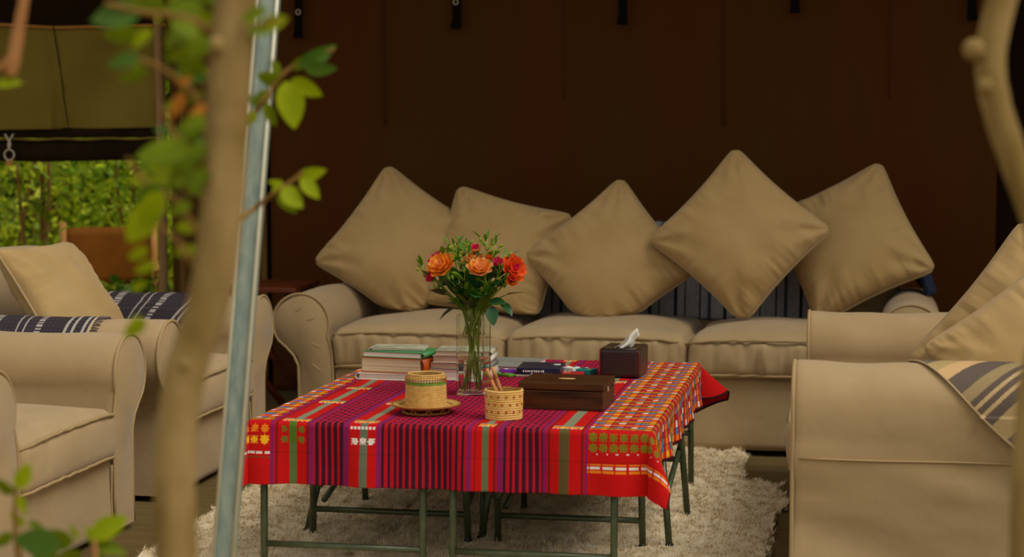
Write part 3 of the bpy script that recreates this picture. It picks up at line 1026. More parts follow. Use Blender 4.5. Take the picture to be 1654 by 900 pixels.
def text(parent, s, size, loc, rot, m, name='lettering'):
    cu = bpy.data.curves.new(name, 'FONT')
    cu.body = s
    cu.size = size
    cu.extrude = .0004
    cu.align_x = 'CENTER'
    o = bpy.data.objects.new(name, cu)
    COL.objects.link(o)
    dg = bpy.context.evaluated_depsgraph_get()
    me = bpy.data.meshes.new_from_object(o.evaluated_get(dg))
    bpy.data.objects.remove(o)
    o = link_mesh(name, me, m, parent)
    o.location = loc
    o.rotation_euler = rot
    return o


# illegible white lettering: rows of small strokes like in the photograph
lt = MB()
lr = random.Random(9)
for row, (zr, x0, x1) in enumerate(((.017, -.045, .02), (.008, -.02, .045))):
    x = x0
    while x < x1:
        w = lr.uniform(.003, .006)
        lt.box((x, -.0806, zr), (w, .0012, lr.uniform(.004, .007)))
        x += w + .0025
lt.build('lettering', M['print_white'], bx, smooth=False)
MB().lathe([(0, 0), (.012, 0), (.012, .001), (0, .001)], 20, (.048, .02, .0262)).build('printed_disc', M['print_white'], bx)
for k, (x, y, w, d, h, m, lab) in enumerate(((-1.085, 5.64, .05, .06, .012, 'print_purple', 'small purple trinket left of the game box'), (-1.075, 5.585, .07, .03, .008, 'print_green', 'small green printed card left of the game box'),
                                             (-.865, 5.63, .07, .05, .010, 'print_red', 'small red printed card right of the game box'), (-.83, 5.68, .05, .05, .016, 'print_teal', 'small teal packet beside the tissue box'),
                                             (-.885, 5.70, .05, .04, .018, 'print_white', 'small white packet right of the game box'), (-.845, 5.575, .06, .03, .006, 'print_green', 'small green card in front of the red card'))):
    c = empty('trinket', (x, y, TT), lr.uniform(-.5, .5), lab, 'trinket', 'small printed trinkets behind the wooden case')
    MB().box((0, 0, h / 2), (w, d, h), .0015).build('body', M[m], c, smooth=False)
    for i in range(4):
        MB().box((lr.uniform(-w * .35, w * .35), lr.uniform(-d * .3, d * .3), h + .0006), (w * .2, d * .22, .0012)).build('printed_patch', M[('print_white', 'print_yellow', 'print_red', 'cover_navy')[i]], c, smooth=False)

# wooden case
wc = empty('wooden_case', (-.785, 5.005, TT), math.radians(-2.5), 'dark polished wooden case with small pale inlay on its lid', 'box')
MB().box((0, 0, .026), (.232, .185, .052), .002).build('case', M['wood_dark'], wc, smooth=False)
lid = MB().box((0, 0, .064), (.234, .187, .021), .003).build('lid', M['wood_dark'], wc, smooth=False)
MB().lathe([(0, .0755), (.5, .0755), (.5, .0748)], 24).build('inlay', M['brass'], lid)
ob = bpy.data.objects[lid.children[0].name]
for v in ob.data.vertices:
    v.co = Vector((v.co.x * .048 + .0, v.co.y * .022 - .005, v.co.z))
MB().box((.1175, -.02, .052), (.003, .02, .014), .001).build('clasp', M['metal_ring'], wc, smooth=False)

# tissue box
tb = empty('tissue_box', (-.712, 5.675, TT), math.radians(-3), 'dark leather tissue box with red stitched edges', 'tissue box')
vs, fs = rounded_box(.062, .085, .045, .008, 14, lambda p, q: Vector((p.x * (1 + .02 * (1 - q.y ** 2)), p.y, p.z - .006 * (1 - q.x ** 2) * (1 - q.y ** 2) * (q.z > .5))))
bo = MB().add([v + Vector((0, 0, .046)) for v in vs], fs).build('cover', M['leather_dark'], tb)
for sx in (-1, 1):
    MB().tube([(sx * .0605, -.0835, z) for z in np.linspace(.005, .086, 6)], .0016, 6).build('stitched_edge', M['red_pipe'], bo)
MB().tube([(-.059, -.0835, .0885), (0, -.085, .0885), (.059, -.0835, .0885)], .0014, 6).build('stitched_edge', M['leather_dark'], bo)
opn = MB().lathe([(0, .0862), (.5, .0862)], 24).build('opening', M['rubber'], bo)
for v in opn.data.vertices:
    v.co = Vector((v.co.x * .05, v.co.y * .1, v.co.z + .0005))
tsu = MB().grid(lambda u, v: ((u - .5) * .05 * (1 - .75 * v) - .012 + .055 * v + .006 * math.sin(v * 6), .02 * math.sin(u * 9) * (1 - v) - .01 + .02 * v, .083 + .052 * v ** 1.1 + .010 * v * math.sin(u * 5)), 16, 12).build('tissue', M['tissue'], tb)
solidify(tsu, .0008, 0)


# baskets
def coil(r_of_z, z0, z1, rc, n=40, wob=.0004):
    mb = MB()
    z = z0
    while z < z1:
        r = r_of_z(z)
        mb.tube([(r * math.cos(a), r * math.sin(a), z + wob * math.sin(a * 5)) for a in np.linspace(0, 2 * PI, n, endpoint=False)], rc, 6, closed=True)
        z += rc * 1.75
    return mb


sa = empty('saucer_basket', (-1.135, 4.80, TT), 0, 'flat openwork straw saucer under the round basket', 'basket')
for k in range(9):
    r = .05 + .005 * k
    MB().tube([(r * math.cos(a), r * math.sin(a), .015 + .0012 * k) for a in np.linspace(0, 2 * PI, 40, endpoint=False)], .0033, 6, closed=True).build('coil', M['straw'] if k % 4 else M['straw_dark'], sa)
MB().lathe([(0, .012), (.052, .012), (.052, .017), (0, .017)], 32).build('disc', M['straw'], sa)
MB().tube([(.062 * math.cos(a), .062 * math.sin(a), .004) for a in np.linspace(0, 2 * PI, 40, endpoint=False)], .0035, 6, closed=True).build('foot_ring', M['straw_dark'], sa)
for k in range(9):
    a0, a1 = 2 * PI * k / 9, 2 * PI * (k + .5) / 9
    MB().tube([(.062 * math.cos(a0), .062 * math.sin(a0), .004), (.06 * math.cos((a0 + a1) / 2), .06 * math.sin((a0 + a1) / 2), .015), (.062 * math.cos(a1), .062 * math.sin(a1), .004)], .003, 6).build('loop', M['straw_dark'], sa)

b1 = empty('basket', (-1.135, 4.80, TT + .0185), 0, 'round coiled straw basket with a green band standing on a saucer', 'basket')
prof1 = lambda z: .0535 - .003 * (z / .085) ** 2 - .004 * max(0, (z - .07) / .02)
coil(prof1, .003, .062, .0026).build('wall_coils', M['straw'], b1)
coil(prof1, .0625, .069, .0027).build('green_band', M['straw_green'], b1)
coil(prof1, .0705, .075, .0024).build('white_band', M['straw_white'], b1)
coil(prof1, .0765, .089, .0028).build('rim_coils', M['straw'], b1)
MB().lathe([(0, .004), (.05, .004), (.05, .085)], 32).build('lining', M['straw_dark'], b1)
for k in range(44):
    a = 2 * PI * k / 44
    MB().box((.0545 * math.cos(a), .0545 * math.sin(a), .0735), (.0022, .003, .009), rot=Euler((0, 0, a)).to_matrix()).build('stitch', M['straw_dark'], b1, smooth=False)

b2 = empty('basket', (-.912, 4.745, TT), 0, 'small pale straw basket with rows of rust stitches holding carved sticks', 'basket')
prof2 = lambda z: .0455 + .003 * (z / .08)
coil(prof2, .003, .078, .0034).build('wall_coils', M['straw_pale'], b2)
MB().lathe([(0, .003), (.043, .003), (.0455, .078)], 32).build('lining', M['straw_dark'], b2)
for row, z in enumerate((.022, .042, .062)):
    for k in range(15):
        a = 2 * PI * (k + .5 * (row % 2)) / 15
        r = prof2(z) + .003
        MB().box((r * math.cos(a), r * math.sin(a), z), (.003, .0055, .0055), .001, rot=Euler((0, 0, a)).to_matrix()).build('stitch', M['stitch_red'], b2, smooth=False)
for k, (p0, p1, lab) in enumerate((((.006, -.012, .012), (-.048, .01, .128), 'carved wooden stick leaning left in the pale straw basket'), ((.014, .004, .012), (-.036, .022, .132), 'pale wooden stick in the straw basket, right of the carved one'))):
    st = empty('stick', (-.912, 4.745, TT), 0, lab, 'stick', 'sticks in the pale straw basket')
    pts = [Vector(p0).lerp(Vector(p1), t) for t in np.linspace(0, 1, 9)]
    MB().tube(pts, [.005] * 6 + [.0052, .005, .004], 8).build('shaft', M['stick'] if k else M['wood_tan'], st)
    MB().tube([pts[6], pts[7], pts[8]], [.0056, .006, .0048], 8).build('carved_tip', M['stick'], st)

# ------------------------------------------------------------------ vase with flowers
VX, VY = -1.083, 5.175
va = empty('vase', (VX, VY, TT), math.radians(-6), 'square clear glass vase of water holding the flower stems', 'vase')
hw, vh, th = .0385, .232, .004


def sq(z, r):
    return [(-r, -r, z), (r, -r, z), (r, r, z), (-r, r, z)]


rings = [sq(0, hw), sq(vh, hw), sq(vh, hw - th), sq(.010, hw - th)]
vs = [p for r in rings for p in r]
fs = [(3, 2, 1, 0)]
for i in range(3):
    for k in range(4):
        l = (k + 1) % 4
        fs.append((i * 4 + k, i * 4 + l, (i + 1) * 4 + l, (i + 1) * 4 + k))
fs.append((12, 13, 14, 15))
MB().add(vs, fs).build('glass', M['glass'], va, smooth=False)
wr = hw - th - .0006
wv = sq(.0106, wr) + sq(.10, wr)
MB().add(wv, [(3, 2, 1, 0), (4, 5, 6, 7), (0, 1, 5, 4), (1, 2, 6, 5), (2, 3, 7, 6), (3, 0, 4, 7)]).build('water', M['water'], va, smooth=False)


def leaf_mesh(name, L, W, m, fold=.25, curl=.15, tip=1.0, n=7):
    """pointed oval leaf along +x, bent along its midrib"""
    vs, fs = [], []
    for i in range(n):
        t = i / (n - 1)
        w = W / 2 * (math.sin(PI * t ** .8) ** .8) * (1 if t < .999 else 0)
        x = L * t
        zc = -curl * L * t * t
        vs += [(x, -w, zc + fold * w), (x, 0, zc), (x, w, zc + fold * w)]
    for i in range(n - 1):
        a, b = i * 3, (i + 1) * 3
        fs += [(a, b, b + 1, a + 1), (a + 1, b + 1, b + 2, a + 2)]
    me = new_mesh(name, vs, fs)
    me.materials.append(m)
    return me


def aim(loc, d, roll=0.0, scale=1.0):
    """matrix that puts +x along d"""
    d = Vector(d).normalized()
    up = Vector((0, 0, 1)) if abs(d.z) < .95 else Vector((0, 1, 0))
    y = up.cross(d).normalized()
    z = d.cross(y)
    R = Matrix((d, y, z)).transposed() @ Matrix.Rotation(roll, 3, 'X')
    return Matrix.Translation(loc) @ R.to_4x4() @ Matrix.Diagonal((scale, scale, scale, 1))


def petal_mesh(name, L, W, cup, m):
    vs, fs = [], []
    nu, nv = 6, 5
    for j in range(nv):
        t = j / (nv - 1)
        for i in range(nu):
            s = i / (nu - 1) * 2 - 1
            w = W / 2 * (.45 + .55 * math.sin(PI * min(1, t * .85 + .1)))
            ang = s * 1.1
            out = cup * math.sin(t * PI * .55) + .10 * L * max(0, t - .75) * 4
            vs.append((w * math.sin(ang), -out * math.cos(ang * .8) , L * t - .12 * L * s * s * t))
    for j in range(nv - 1):
        for i in range(nu - 1):
            fs.append((j * nu + i, j * nu + i + 1, (j + 1) * nu + i + 1, (j + 1) * nu + i))
    me = new_mesh(name, vs, fs)
    me.materials.append(m)
    return me


PET = {}


def bloom(root, c, axis, size, pal, nrings=4):
    """rose head: rings of cupped petals opening outward; each petal its own mesh object"""
    head = empty_part = link_mesh('calyx', MB().lathe([(0, -.1 * size), (.16 * size, -.06 * size), (.2 * size, .06 * size), (.1 * size, .12 * size), (0, .12 * size)], 12).build('calyx', M['sprig'], root).data, None, root) if False else MB().lathe([(0.001, -.12 * size), (.16 * size, -.06 * size), (.2 * size, .06 * size), (.1 * size, .12 * size), (0.001, .12 * size)], 12).build('calyx', M['sprig'], root)
    a = Vector(axis).normalized()
    q = Vector((0, 0, 1)).rotation_difference(a).to_matrix().to_4x4()
    head.matrix_basis = Matrix.Translation(c) @ q
    counts = [3, 4, 6, 7][:nrings]
    for ring in range(nrings):
        for k in range(counts[ring]):
            key = (pal[min(ring, len(pal) - 1)], ring)
            if key not in PET:
                PET[key] = petal_mesh('petal', .5, .34 + .12 * ring, .10 + .07 * ring, M[key[0]])
            th = 2 * PI * k / counts[ring] + ring * .7
            tilt = -.14 + .21 * ring
            Mx = Matrix.Translation(c) @ q @ Matrix.Rotation(th, 4, 'Z') @ Matrix.Translation((0, -.02 * size, .02 * size)) @ Matrix.Rotation(tilt, 4, 'X') @ Matrix.Diagonal((size, size, size, 1))
            o = link_mesh('petal', PET[key], None, root)
            o.matrix_basis = Mx
    return head


sp_leaf = leaf_mesh('leaf', .05, .016, M['sprig'])
sp_dark = leaf_mesh('leaf', .055, .034, M['sprig_dark'], fold=.2, curl=.2)
sp_mid = leaf_mesh('leaf', .055, .022, M['sprig_mid'], fold=.2, curl=.15)
sp_olive = leaf_mesh('leaf', .058, .036, M['leaf_c'], fold=.1, curl=.1)
bud_me = MB().lathe([(0.0005, 0), (.003, .002), (.0042, .006), (.003, .011), (.0005, .014)], 8)
bud_mesh = new_mesh('bud', bud_me.v, bud_me.f)
bud_mesh.materials.append(M['sprig_lime'])
fr_ = random.Random(12)


def stem_path(tip, base, sway, short=False):
    if short:
        base = (base[0], base[1], vh - .06)
    b, t = Vector(base), Vector(tip)
    b.x, b.y = max(-.030, min(.030, b.x * 1.4)), max(-.028, min(.028, b.y * 1.3))
    neck = Vector((t.x * .42 + b.x * -.1, t.y * .42, vh + .005))
    lim = hw - .010
    neck.x, neck.y = max(-lim, min(lim, neck.x)), max(-lim, min(lim, neck.y))
    return catmull([b, b.lerp(neck, .5) + Vector((sway * .5, 0, 0)), neck, neck.lerp(t, .5) + Vector((sway, 0, .01)), t], 6)


def flower(name, label, tip, base, kind, size=.05, pal=('rose',), axis=None, leaves=3, group='flowers in the vase', short=False):
    tip = (tip[0], tip[1], tip[2] + .036)
    size *= 1.25
    root = empty(name, (VX, VY, TT), 0, label, 'flower', group)
    path = stem_path(tip, base, fr_.uniform(-.006, .006), short)
    MB().tube(path, .0026 if kind != 'sprig' else .0018, 6).build('stem', M['stem'] if fr_.random() < .6 else M['stem_dark'], root)
    ax = Vector(axis) if axis else (path[-1] - path[-4])
    if kind == 'rose':
        bloom(root, Vector(tip), ax, size, pal)
    elif kind == 'pink':
        bloom(root, Vector(tip), ax, size, pal, 3)
    n = len(path)
    for k in range(leaves):
        i = int(n * (.5 + .45 * (k + .5) / leaves))
        p = path[min(i, n - 2)]
        a = fr_.uniform(0, 2 * PI)
        d = Vector((math.cos(a), math.sin(a) * .7 - .2, fr_.uniform(.2, 1.1)))
        o = link_mesh('leaf', sp_leaf if kind == 'sprig' else (sp_leaf, sp_dark)[k % 2], None, root)
        o.matrix_basis = aim(p, d, fr_.uniform(-1, 1), fr_.uniform(.7, 1.15))
    if kind == 'sprig':
        for k in range(7):
            t = Vector(tip)
            d = Vector((fr_.uniform(-1, 1), fr_.uniform(-1, 1), fr_.uniform(.2, 1.3))).normalized()
            p1 = t + d * fr_.uniform(.012, .03)
            MB().tube([t - Vector((0, 0, .012)), p1], .001, 5).build('stalk', M['stem'], root)
            o = link_mesh('bud' if k % 2 else 'leaf', bud_mesh if k % 2 else sp_leaf, None, root)
            o.matrix_basis = (Matrix.Translation(p1) @ Vector((0, 0, 1)).rotation_difference(d).to_matrix().to_4x4()) if k % 2 else aim(p1, d, fr_.uniform(-1, 1), fr_.uniform(.5, .85))
    return root


# offsets in metres from the vase foot (x right, y back, z up)
flower('rose', 'large orange rose at the left of the bouquet', (-.083, -.02, .325), (.026, .01, .014), 'rose', .062, ('rose_pale', 'rose', 'rose', 'rose'), (-.25, -.75, .6))
flower('rose', 'peach rose facing forward in the middle of the bouquet', (.026, -.035, .318), (-.012, .008, .014), 'rose', .056, ('rose_pale', 'rose_pale', 'rose', 'rose_pale'), (.1, -.6, .8))
flower('rose', 'peach rose half hidden behind the middle one', (.0, .01, .338), (.018, -.012, .014), 'rose', .05, ('rose', 'rose_pale', 'rose_pale', 'rose_pale'), (-.2, -.4, 1))
flower('carnation', 'bright coral flower at the right edge of the bouquet', (.108, -.01, .322), (-.026, -.006, .014), 'rose', .062, ('pink', 'rose_red', 'rose_red', 'rose_red'), (.7, -.6, .4))
flower('carnation', 'pink flower behind the large orange rose', (-.104, .02, .338), (.020, .014, .014), 'pink', .05, ('pink',), (-.6, -.3, .8))
flower('carnation', 'small pink bud below the large orange rose', (-.112, -.02, .298), (.016, -.018, .014), 'pink', .034, ('pink',), (-.8, -.6, .3), 2)
flower('carnation', 'pink flower at the top of the bouquet', (.004, .01, .372), (-.008, .018, .014), 'pink', .036, ('pink', 'pink', 'rose_pale'), (0, -.5, 1), 2)
flower('carnation', 'small pink flower left of the coral one', (.07, .0, .335), (-.02, .012, .014), 'pink', .034, ('pink',), (.3, -.7, .7), 2)
flower('carnation', 'pink flower below the coral one', (.112, -.03, .296), (-.015, -.02, .014), 'pink', .036, ('pink', 'rose_red'), (.5, -.8, .1), 2)
flower('carnation', 'small orange bud behind the middle rose', (.042, .02, .345), (.006, .02, .014), 'pink', .03, ('rose_red',), (.2, -.5, .9), 2)
SPR = (((-.045, .0, .362), 'left of the top pink flower'), ((-.062, .03, .372), 'tallest at the left of the bouquet'), ((-.02, -.01, .35), 'between the two orange roses'), ((.035, .02, .385), 'tallest at the top of the bouquet'),
       ((.058, .01, .375), 'with a long leaf at the upper right'), ((-.14, -.01, .31), 'reaching out at the far left'), ((-.03, .02, .37), 'behind the gap between the roses'), ((.085, .02, .35), 'behind the coral flower'),
       ((.08, -.02, .318), 'in front of the small pink flower'), ((-.055, -.02, .285), 'below the large orange rose'), ((.045, -.03, .29), 'below the peach rose in the middle'), ((-.085, .01, .345), 'behind the large orange rose'), ((-.02, -.03, .30), 'low in the gap between the roses'), ((.095, -.03, .285), 'low at the right of the bouquet'), ((-.105, -.02, .275), 'low at the left of the bouquet'))
for k, (tip, lab) in enumerate(SPR):
    flower('green_sprig', 'green budded sprig ' + lab, tip, (fr_.uniform(-.022, .022), fr_.uniform(-.02, .02), .014), 'sprig', leaves=4, group='green sprigs in the bouquet', short=k > 4)
# leafy stalks filling the throat and the drooping rose leaves at the right
for k, (dirs, lab) in enumerate((([((-.075, -.01, .25), (-.9, -.4, .5)), ((-.05, -.03, .225), (-.5, -.8, .3)), ((-.03, -.035, .245), (-.1, -.7, .8)), ((-.05, -.03, .215), (-.9, -.5, -.5))], 'at the left of the vase mouth'),
                                 ([((.05, -.03, .235), (.9, -.4, .1)), ((.085, -.03, .235), (.8, -.4, -.6)), ((.06, -.04, .225), (.2, -.6, -.9)), ((.10, -.02, .255), (1, -.3, .25)), ((.03, -.03, .24), (.6, -.6, .5))], 'drooping at the right of the vase mouth'),
                                 ([((.0, -.035, .215), (.1, -.8, .6)), ((-.02, -.03, .255), (-.3, -.8, .6)), ((.015, -.035, .25), (.2, -.9, .2)), ((-.045, -.02, .265), (-.6, -.5, .7)), ((.045, -.02, .265), (.6, -.6, .6)), ((.0, -.03, .28), (0, -.6, .9)), ((.01, -.02, .26), (.3, -.5, .9)), ((-.01, -.03, .235), (-.4, -.7, .7)), ((.03, -.01, .285), (.5, -.4, .8)), ((-.02, .0, .28), (-.3, -.4, 1))], 'in the middle of the vase mouth'))):
    root = empty('rose_leaf_stalk', (VX, VY, TT), 0, 'dark green leafy stalk ' + lab, 'leaf stalk', 'leafy stalks in the vase')
    for i, (p, d) in enumerate(dirs):
        p = (p[0], p[1], p[2] + .034)
        MB().tube(stem_path(p, (fr_.uniform(-.02, .02), fr_.uniform(-.02, .02), .014), .004, True), .0016, 5).build('stem', M['stem_dark'], root)
        o = link_mesh('leaf', sp_olive if (k == 1 and i == 3) else sp_dark, None, root)
        o.matrix_basis = aim(p, d, fr_.uniform(-.9, .9), fr_.uniform(.9, 1.25))


    for i in range(9):
        a = 2 * PI * (i + .33 * k) / 9
        p = Vector((.030 * math.cos(a), .026 * math.sin(a) - .006, vh + fr_.uniform(-.005, .05)))
        d = Vector((.55 * math.cos(a) + fr_.uniform(-.2, .2), .5 * math.sin(a) - .25, fr_.uniform(.7, 1.3)))
        o = link_mesh('leaf', (sp_leaf, sp_mid, sp_leaf)[i % 3], None, root)
        o.matrix_basis = aim(p, d, fr_.uniform(-1.2, 1.2), fr_.uniform(1.0, 1.6))


# ------------------------------------------------------------------ blankets
def stripes(base, lines):
    """lines: (position, half width, colour) across the given axis"""
    def f(U, V):
        C = np.zeros(U.shape + (3,)) + base
        for p_, w, c in lines:
            C[np.abs(U - p_) < w] = c
        r_ = np.random.RandomState(2)
        return np.clip(C * (1 + .25 * (r_.rand(*U.shape) - .5))[..., None], 0, 1)
    return f


# striped grey throw over the sofa back
def sofa_local(x, y, z):
    c, s = math.cos(SOFA_RZ), math.sin(SOFA_RZ)
    return (SOFA[0] + c * x - s * y, SOFA[1] + s * x + c * y, z)


def throw_sofa(u, v):
    x = -.62 + 1.50 * u
    L = v * .62
    yb, zt = SOFA_D - .16 - .085, .785
    w = .006 * math.sin(x * 30) + .01 * nz(x * 5, v * 3, 1)
    if L < .36:
        z = .43 + L
        return sofa_local(x, yb - .012 + .10 * (z - .05) / .71 + w, z)
    if L < .36 + .17:
        t = (L - .36) / .17
        return sofa_local(x, yb + .085 + .17 * t, zt + .025 * math.sin(PI * t) + w * .4)
    return sofa_local(x, yb + .28, zt - (L - .53) + w * .3)


dk = rgb('#22242a')
o = coloured_cloth('throw_blanket', 220, 40, throw_sofa, stripes(rgb('#8f8d8e'), [(k / 15 + .02, .004, dk) for k in range(15)] + [(k / 15 + .045, .003, rgb('#3d4048')) for k in range(15)]), thick=.004)
tag(o, 'blue-grey throw with dark vertical stripes over the sofa back behind the pillows', 'blanket')


def navy(u, v):
    x = SOFA_L / 2 - .22 + .26 * u
    a = v * 2.4 - .2
    r = .03 * nz(u * 6, v * 6, 3)
    return sofa_local(x + .03 * math.sin(v * 3), .56 + .20 * v, .55 + .13 * math.sin(PI * min(1, max(0, u))) ** .7 * (1 - .3 * v) + r)


o = solidify(MB().grid(navy, 40, 40).build('knitted_blanket', M['navy_wool']), .02, 1)
tag(o, 'navy knitted blanket bunched behind the right arm of the sofa', 'blanket')


# dark striped blanket laid over both arms of the left armchair
def chair_profile():
    """(y, z) path over near arm, seat and far arm in world y for the armchair centred at 5.985"""
    yc, hl, az, R = 5.985, .465, .58, .115
    pts = []
    cn = yc - hl + ARM_W - .013 - R
    cf = yc + hl - ARM_W + .013 + R
    for a in np.linspace(190, 20, 14):
        pts.append((cn + (R + .008) * math.cos(math.radians(a)), az - R + (R + .008) * math.sin(math.radians(a))))
    pts += [(cn + R + .02, .47), (cn + R + .05, .438), (yc, .44), (cf - R - .05, .438), (cf - R - .02, .47)]
    for a in np.linspace(160, -10, 14):
        pts.append((cf + (R + .008) * math.cos(math.radians(a)), az - R + (R + .008) * math.sin(math.radians(a))))
    return pts


CP = chair_profile()


def chair_throw(u, v):
    t = u * (len(CP) - 1)
    i = min(int(t), len(CP) - 2)
    f = t - i
    y = CP[i][0] * (1 - f) + CP[i + 1][0] * f
    z = CP[i][1] * (1 - f) + CP[i + 1][1] * f
    edge = -2.385 + .02 * math.sin(u * 9) + (.10 if u > .5 else 0) * min(1, (u - .5) * 6)
    x = -2.95 + (edge + 2.95) * v
    return (x, y, z + .004 * nz(x * 12, y * 12, 1))


def chair_throw_col(U, V):
    C = np.zeros(U.shape + (3,)) + rgb('#332c30')
    C[(np.sin(U * 300) > .4) & (np.sin(V * 260) > .2)] = rgb('#433c40')
    for p_, w in ((.96, .010), (.90, .006), (.86, .006), (.70, .02), (.62, .005), (.58, .005), (.44, .02), (.36, .006), (.32, .006), (.18, .02)):
        m = np.abs(V - p_) < w
        C[m] = rgb('#a39a92')
        if w > .012:
            C[m & ((U * 90) % 1 > .55)] = rgb('#332c30')
    C[V > .985] = rgb('#b7a284')
    return C


o = coloured_cloth('striped_blanket', 150, 120, chair_throw, chair_throw_col, thick=.004)
tag(o, 'charcoal blanket with white stripes laid across the left armchair arms', 'blanket')
fg = MB()
for i in range(70):
    u = .02 + .96 * i / 69
    p = Vector(chair_throw(u, 1))
    fg.tube([p, p + Vector((.012, fr_.uniform(-.006, .006), .002)), p + Vector((.024, fr_.uniform(-.01, .01), -.002))], .0022, 4)
tag(link_mesh('fringe', new_mesh('fringe', fg.v, fg.f), mat('blanket_fringe', '#8a7c70', '#4a4044', scale=60), o), kind='stuff')


# striped throw over the near arm of the right armchair
RT_Y, RT_R = 5.54 - .70 + ARM_W - .013 - .115, .124


def rt_len(u):
    return .285 + .62 * (1 - math.exp(-.62 * u * 1.6 / .62))


def right_throw(u, v):
    """corner of a throw laid over the near arm: starts on the seat side and hangs outside, hem on the slant"""
    x = .128 + .62 * u
    s = v * rt_len(u) - .20
    a0 = math.radians(38)
    if s < 0:
        return (x, RT_Y + RT_R * math.cos(a0) - s * .35, .465 + RT_R * math.sin(a0) + s * .9)
    a = s / RT_R
    amax = math.radians(180) - a0
    if a < amax:
        return (x, RT_Y + RT_R * math.cos(a0 + a), .465 + RT_R * math.sin(a0 + a))
    d = s - amax * RT_R
    return (x, RT_Y - RT_R - .012 - .012 * max(0, math.sin(x * 16)) * min(1, d / .1), .465 - d)


def right_throw_col(U, V):
    s_ = V * (.285 + .62 * (1 - np.exp(-.62 * U * 1.6 / .62))) - .285
    X = (U * .62 + np.maximum(s_, -.2)) * .70
    C = np.zeros(U.shape + (3,)) + rgb('#a8926a')
    for a0, a1, c in ((-.3, -.02, '#9a8868'), (-.02, .035, '#9c8b70'), (.035, .075, '#675a4c'), (.075, .115, '#a8905f'), (.115, .155, '#c4a070'), (.155, .205, '#5f5348'), (.205, .235, '#94805a'), (.235, .25, '#5d5046'), (.25, .26, '#b59a6c'), (.26, .275, '#5d5046'), (.275, .285, '#b59a6c'), (.285, .31, '#5d5046'), (.31, .36, '#a89064'), (.36, .43, '#64574a'), (.43, .5, '#b89a6a'), (.5, .58, '#64574a'), (.58, .66, '#a89064')):
        C[(X >= a0) & (X < a1)] = rgb(c)
    rr = np.random.RandomState(6)
    C[(V > .985)] = rgb('#b39a72')
    return np.clip(C * (1 + .2 * (rr.rand(*U.shape) - .5))[..., None], 0, 1)


o = coloured_cloth('striped_throw', 330, 260, right_throw, right_throw_col, thick=.004)
tag(o, 'brown and cream striped throw hanging over the near arm of the right armchair', 'blanket')

# ------------------------------------------------------------------ side table, ornament and folding chair at the back left
sd = empty('side_table', (-2.50, 7.45, 0), math.radians(4), 'dark wooden folding side table between the left armchair and sofa', 'table')
for k in range(5):
    MB().box((0, -.18 + .09 * k, .53), (.46, .084, .02), .003).build('slat', M['wood_red'], sd, smooth=False)
for s in (-1, 1):
    for (xa, xb) in ((-.2, .2), (.2, -.2)):
        MB().tube([(xa, s * .17 + (.02 if xa > 0 else -.02), .52), (xb, s * .17 + (.02 if xa > 0 else -.02), .012)], .016, 8).build('leg', M['wood_red'], sd)
MB().tube([(-.2, -.19, .03), (-.2, .19, .03)], .012, 8).build('stretcher', M['wood_red'], sd)
MB().tube([(.2, -.19, .03), (.2, .19, .03)], .012, 8).build('stretcher', M['wood_red'], sd)

orn = empty('ornament', (-2.56, 7.36, .541), 0, 'cream tapered ornament standing on the dark side table', 'ornament')
MB().lathe([(0.001, 0), (.075, 0), (.08, .008), (.072, .02), (.055, .024), (0.001, .024)], 28).build('base', M['cream'], orn)
MB().lathe([(0.001, .024), (.05, .024), (.043, .12), (.034, .21), (.026, .255), (0.001, .262)], 28).build('body', M['cream'], orn)

dc = empty('folding_chair', (-3.84, 9.1, 0), math.radians(24), 'brown leather sling folding chair standing outside the tent', 'chair')
for s in (-1, 1):
    MB().tube([(s * .235, .15, .26), (s * .235, .17, .45), (s * .235, .205, .70)], .019, 10).build('back_post', M['wood_tan'], dc)
    MB().box((s * .23, -.03, .47), (.045, .46, .022), .006).build('armrest', M['wood_tan'], dc)
    MB().tube([(s * .22, -.2, .46), (s * .22, -.2, .28)], .013, 8).build('arm_post', M['wood_tan'], dc)
    for y in (-.2, .15):
        MB().tube([(s * .22, y, .28), (-s * .22, y, .015)], .015, 8).build('leg', M['wood_tan'], dc)
    MB().box((s * .22, -.03, .285), (.03, .44, .03), .005).build('seat_rail', M['wood_tan'], dc)
bs = MB().grid(lambda u, v: (-.218 + .436 * u, .155 + .05 * v + .04 * math.sin(PI * u), .37 + .30 * v), 16, 8).build('back_sling', M['leather'], dc)
solidify(bs, .006, 0)
ss = MB().grid(lambda u, v: (-.22 + .44 * u, -.24 + .42 * v, .305 - .03 * math.sin(PI * u)), 16, 8).build('seat_sling', M['leather'], dc)
solidify(ss, .006, 0)

# ------------------------------------------------------------------ shrubs outside
sl = random.Random(33)
big_leaf = [leaf_mesh('leaf', .11, .055, M['leaf_a'], fold=.15, curl=.25), leaf_mesh('leaf', .09, .05, M['bush_a'], fold=.15, curl=.2)]


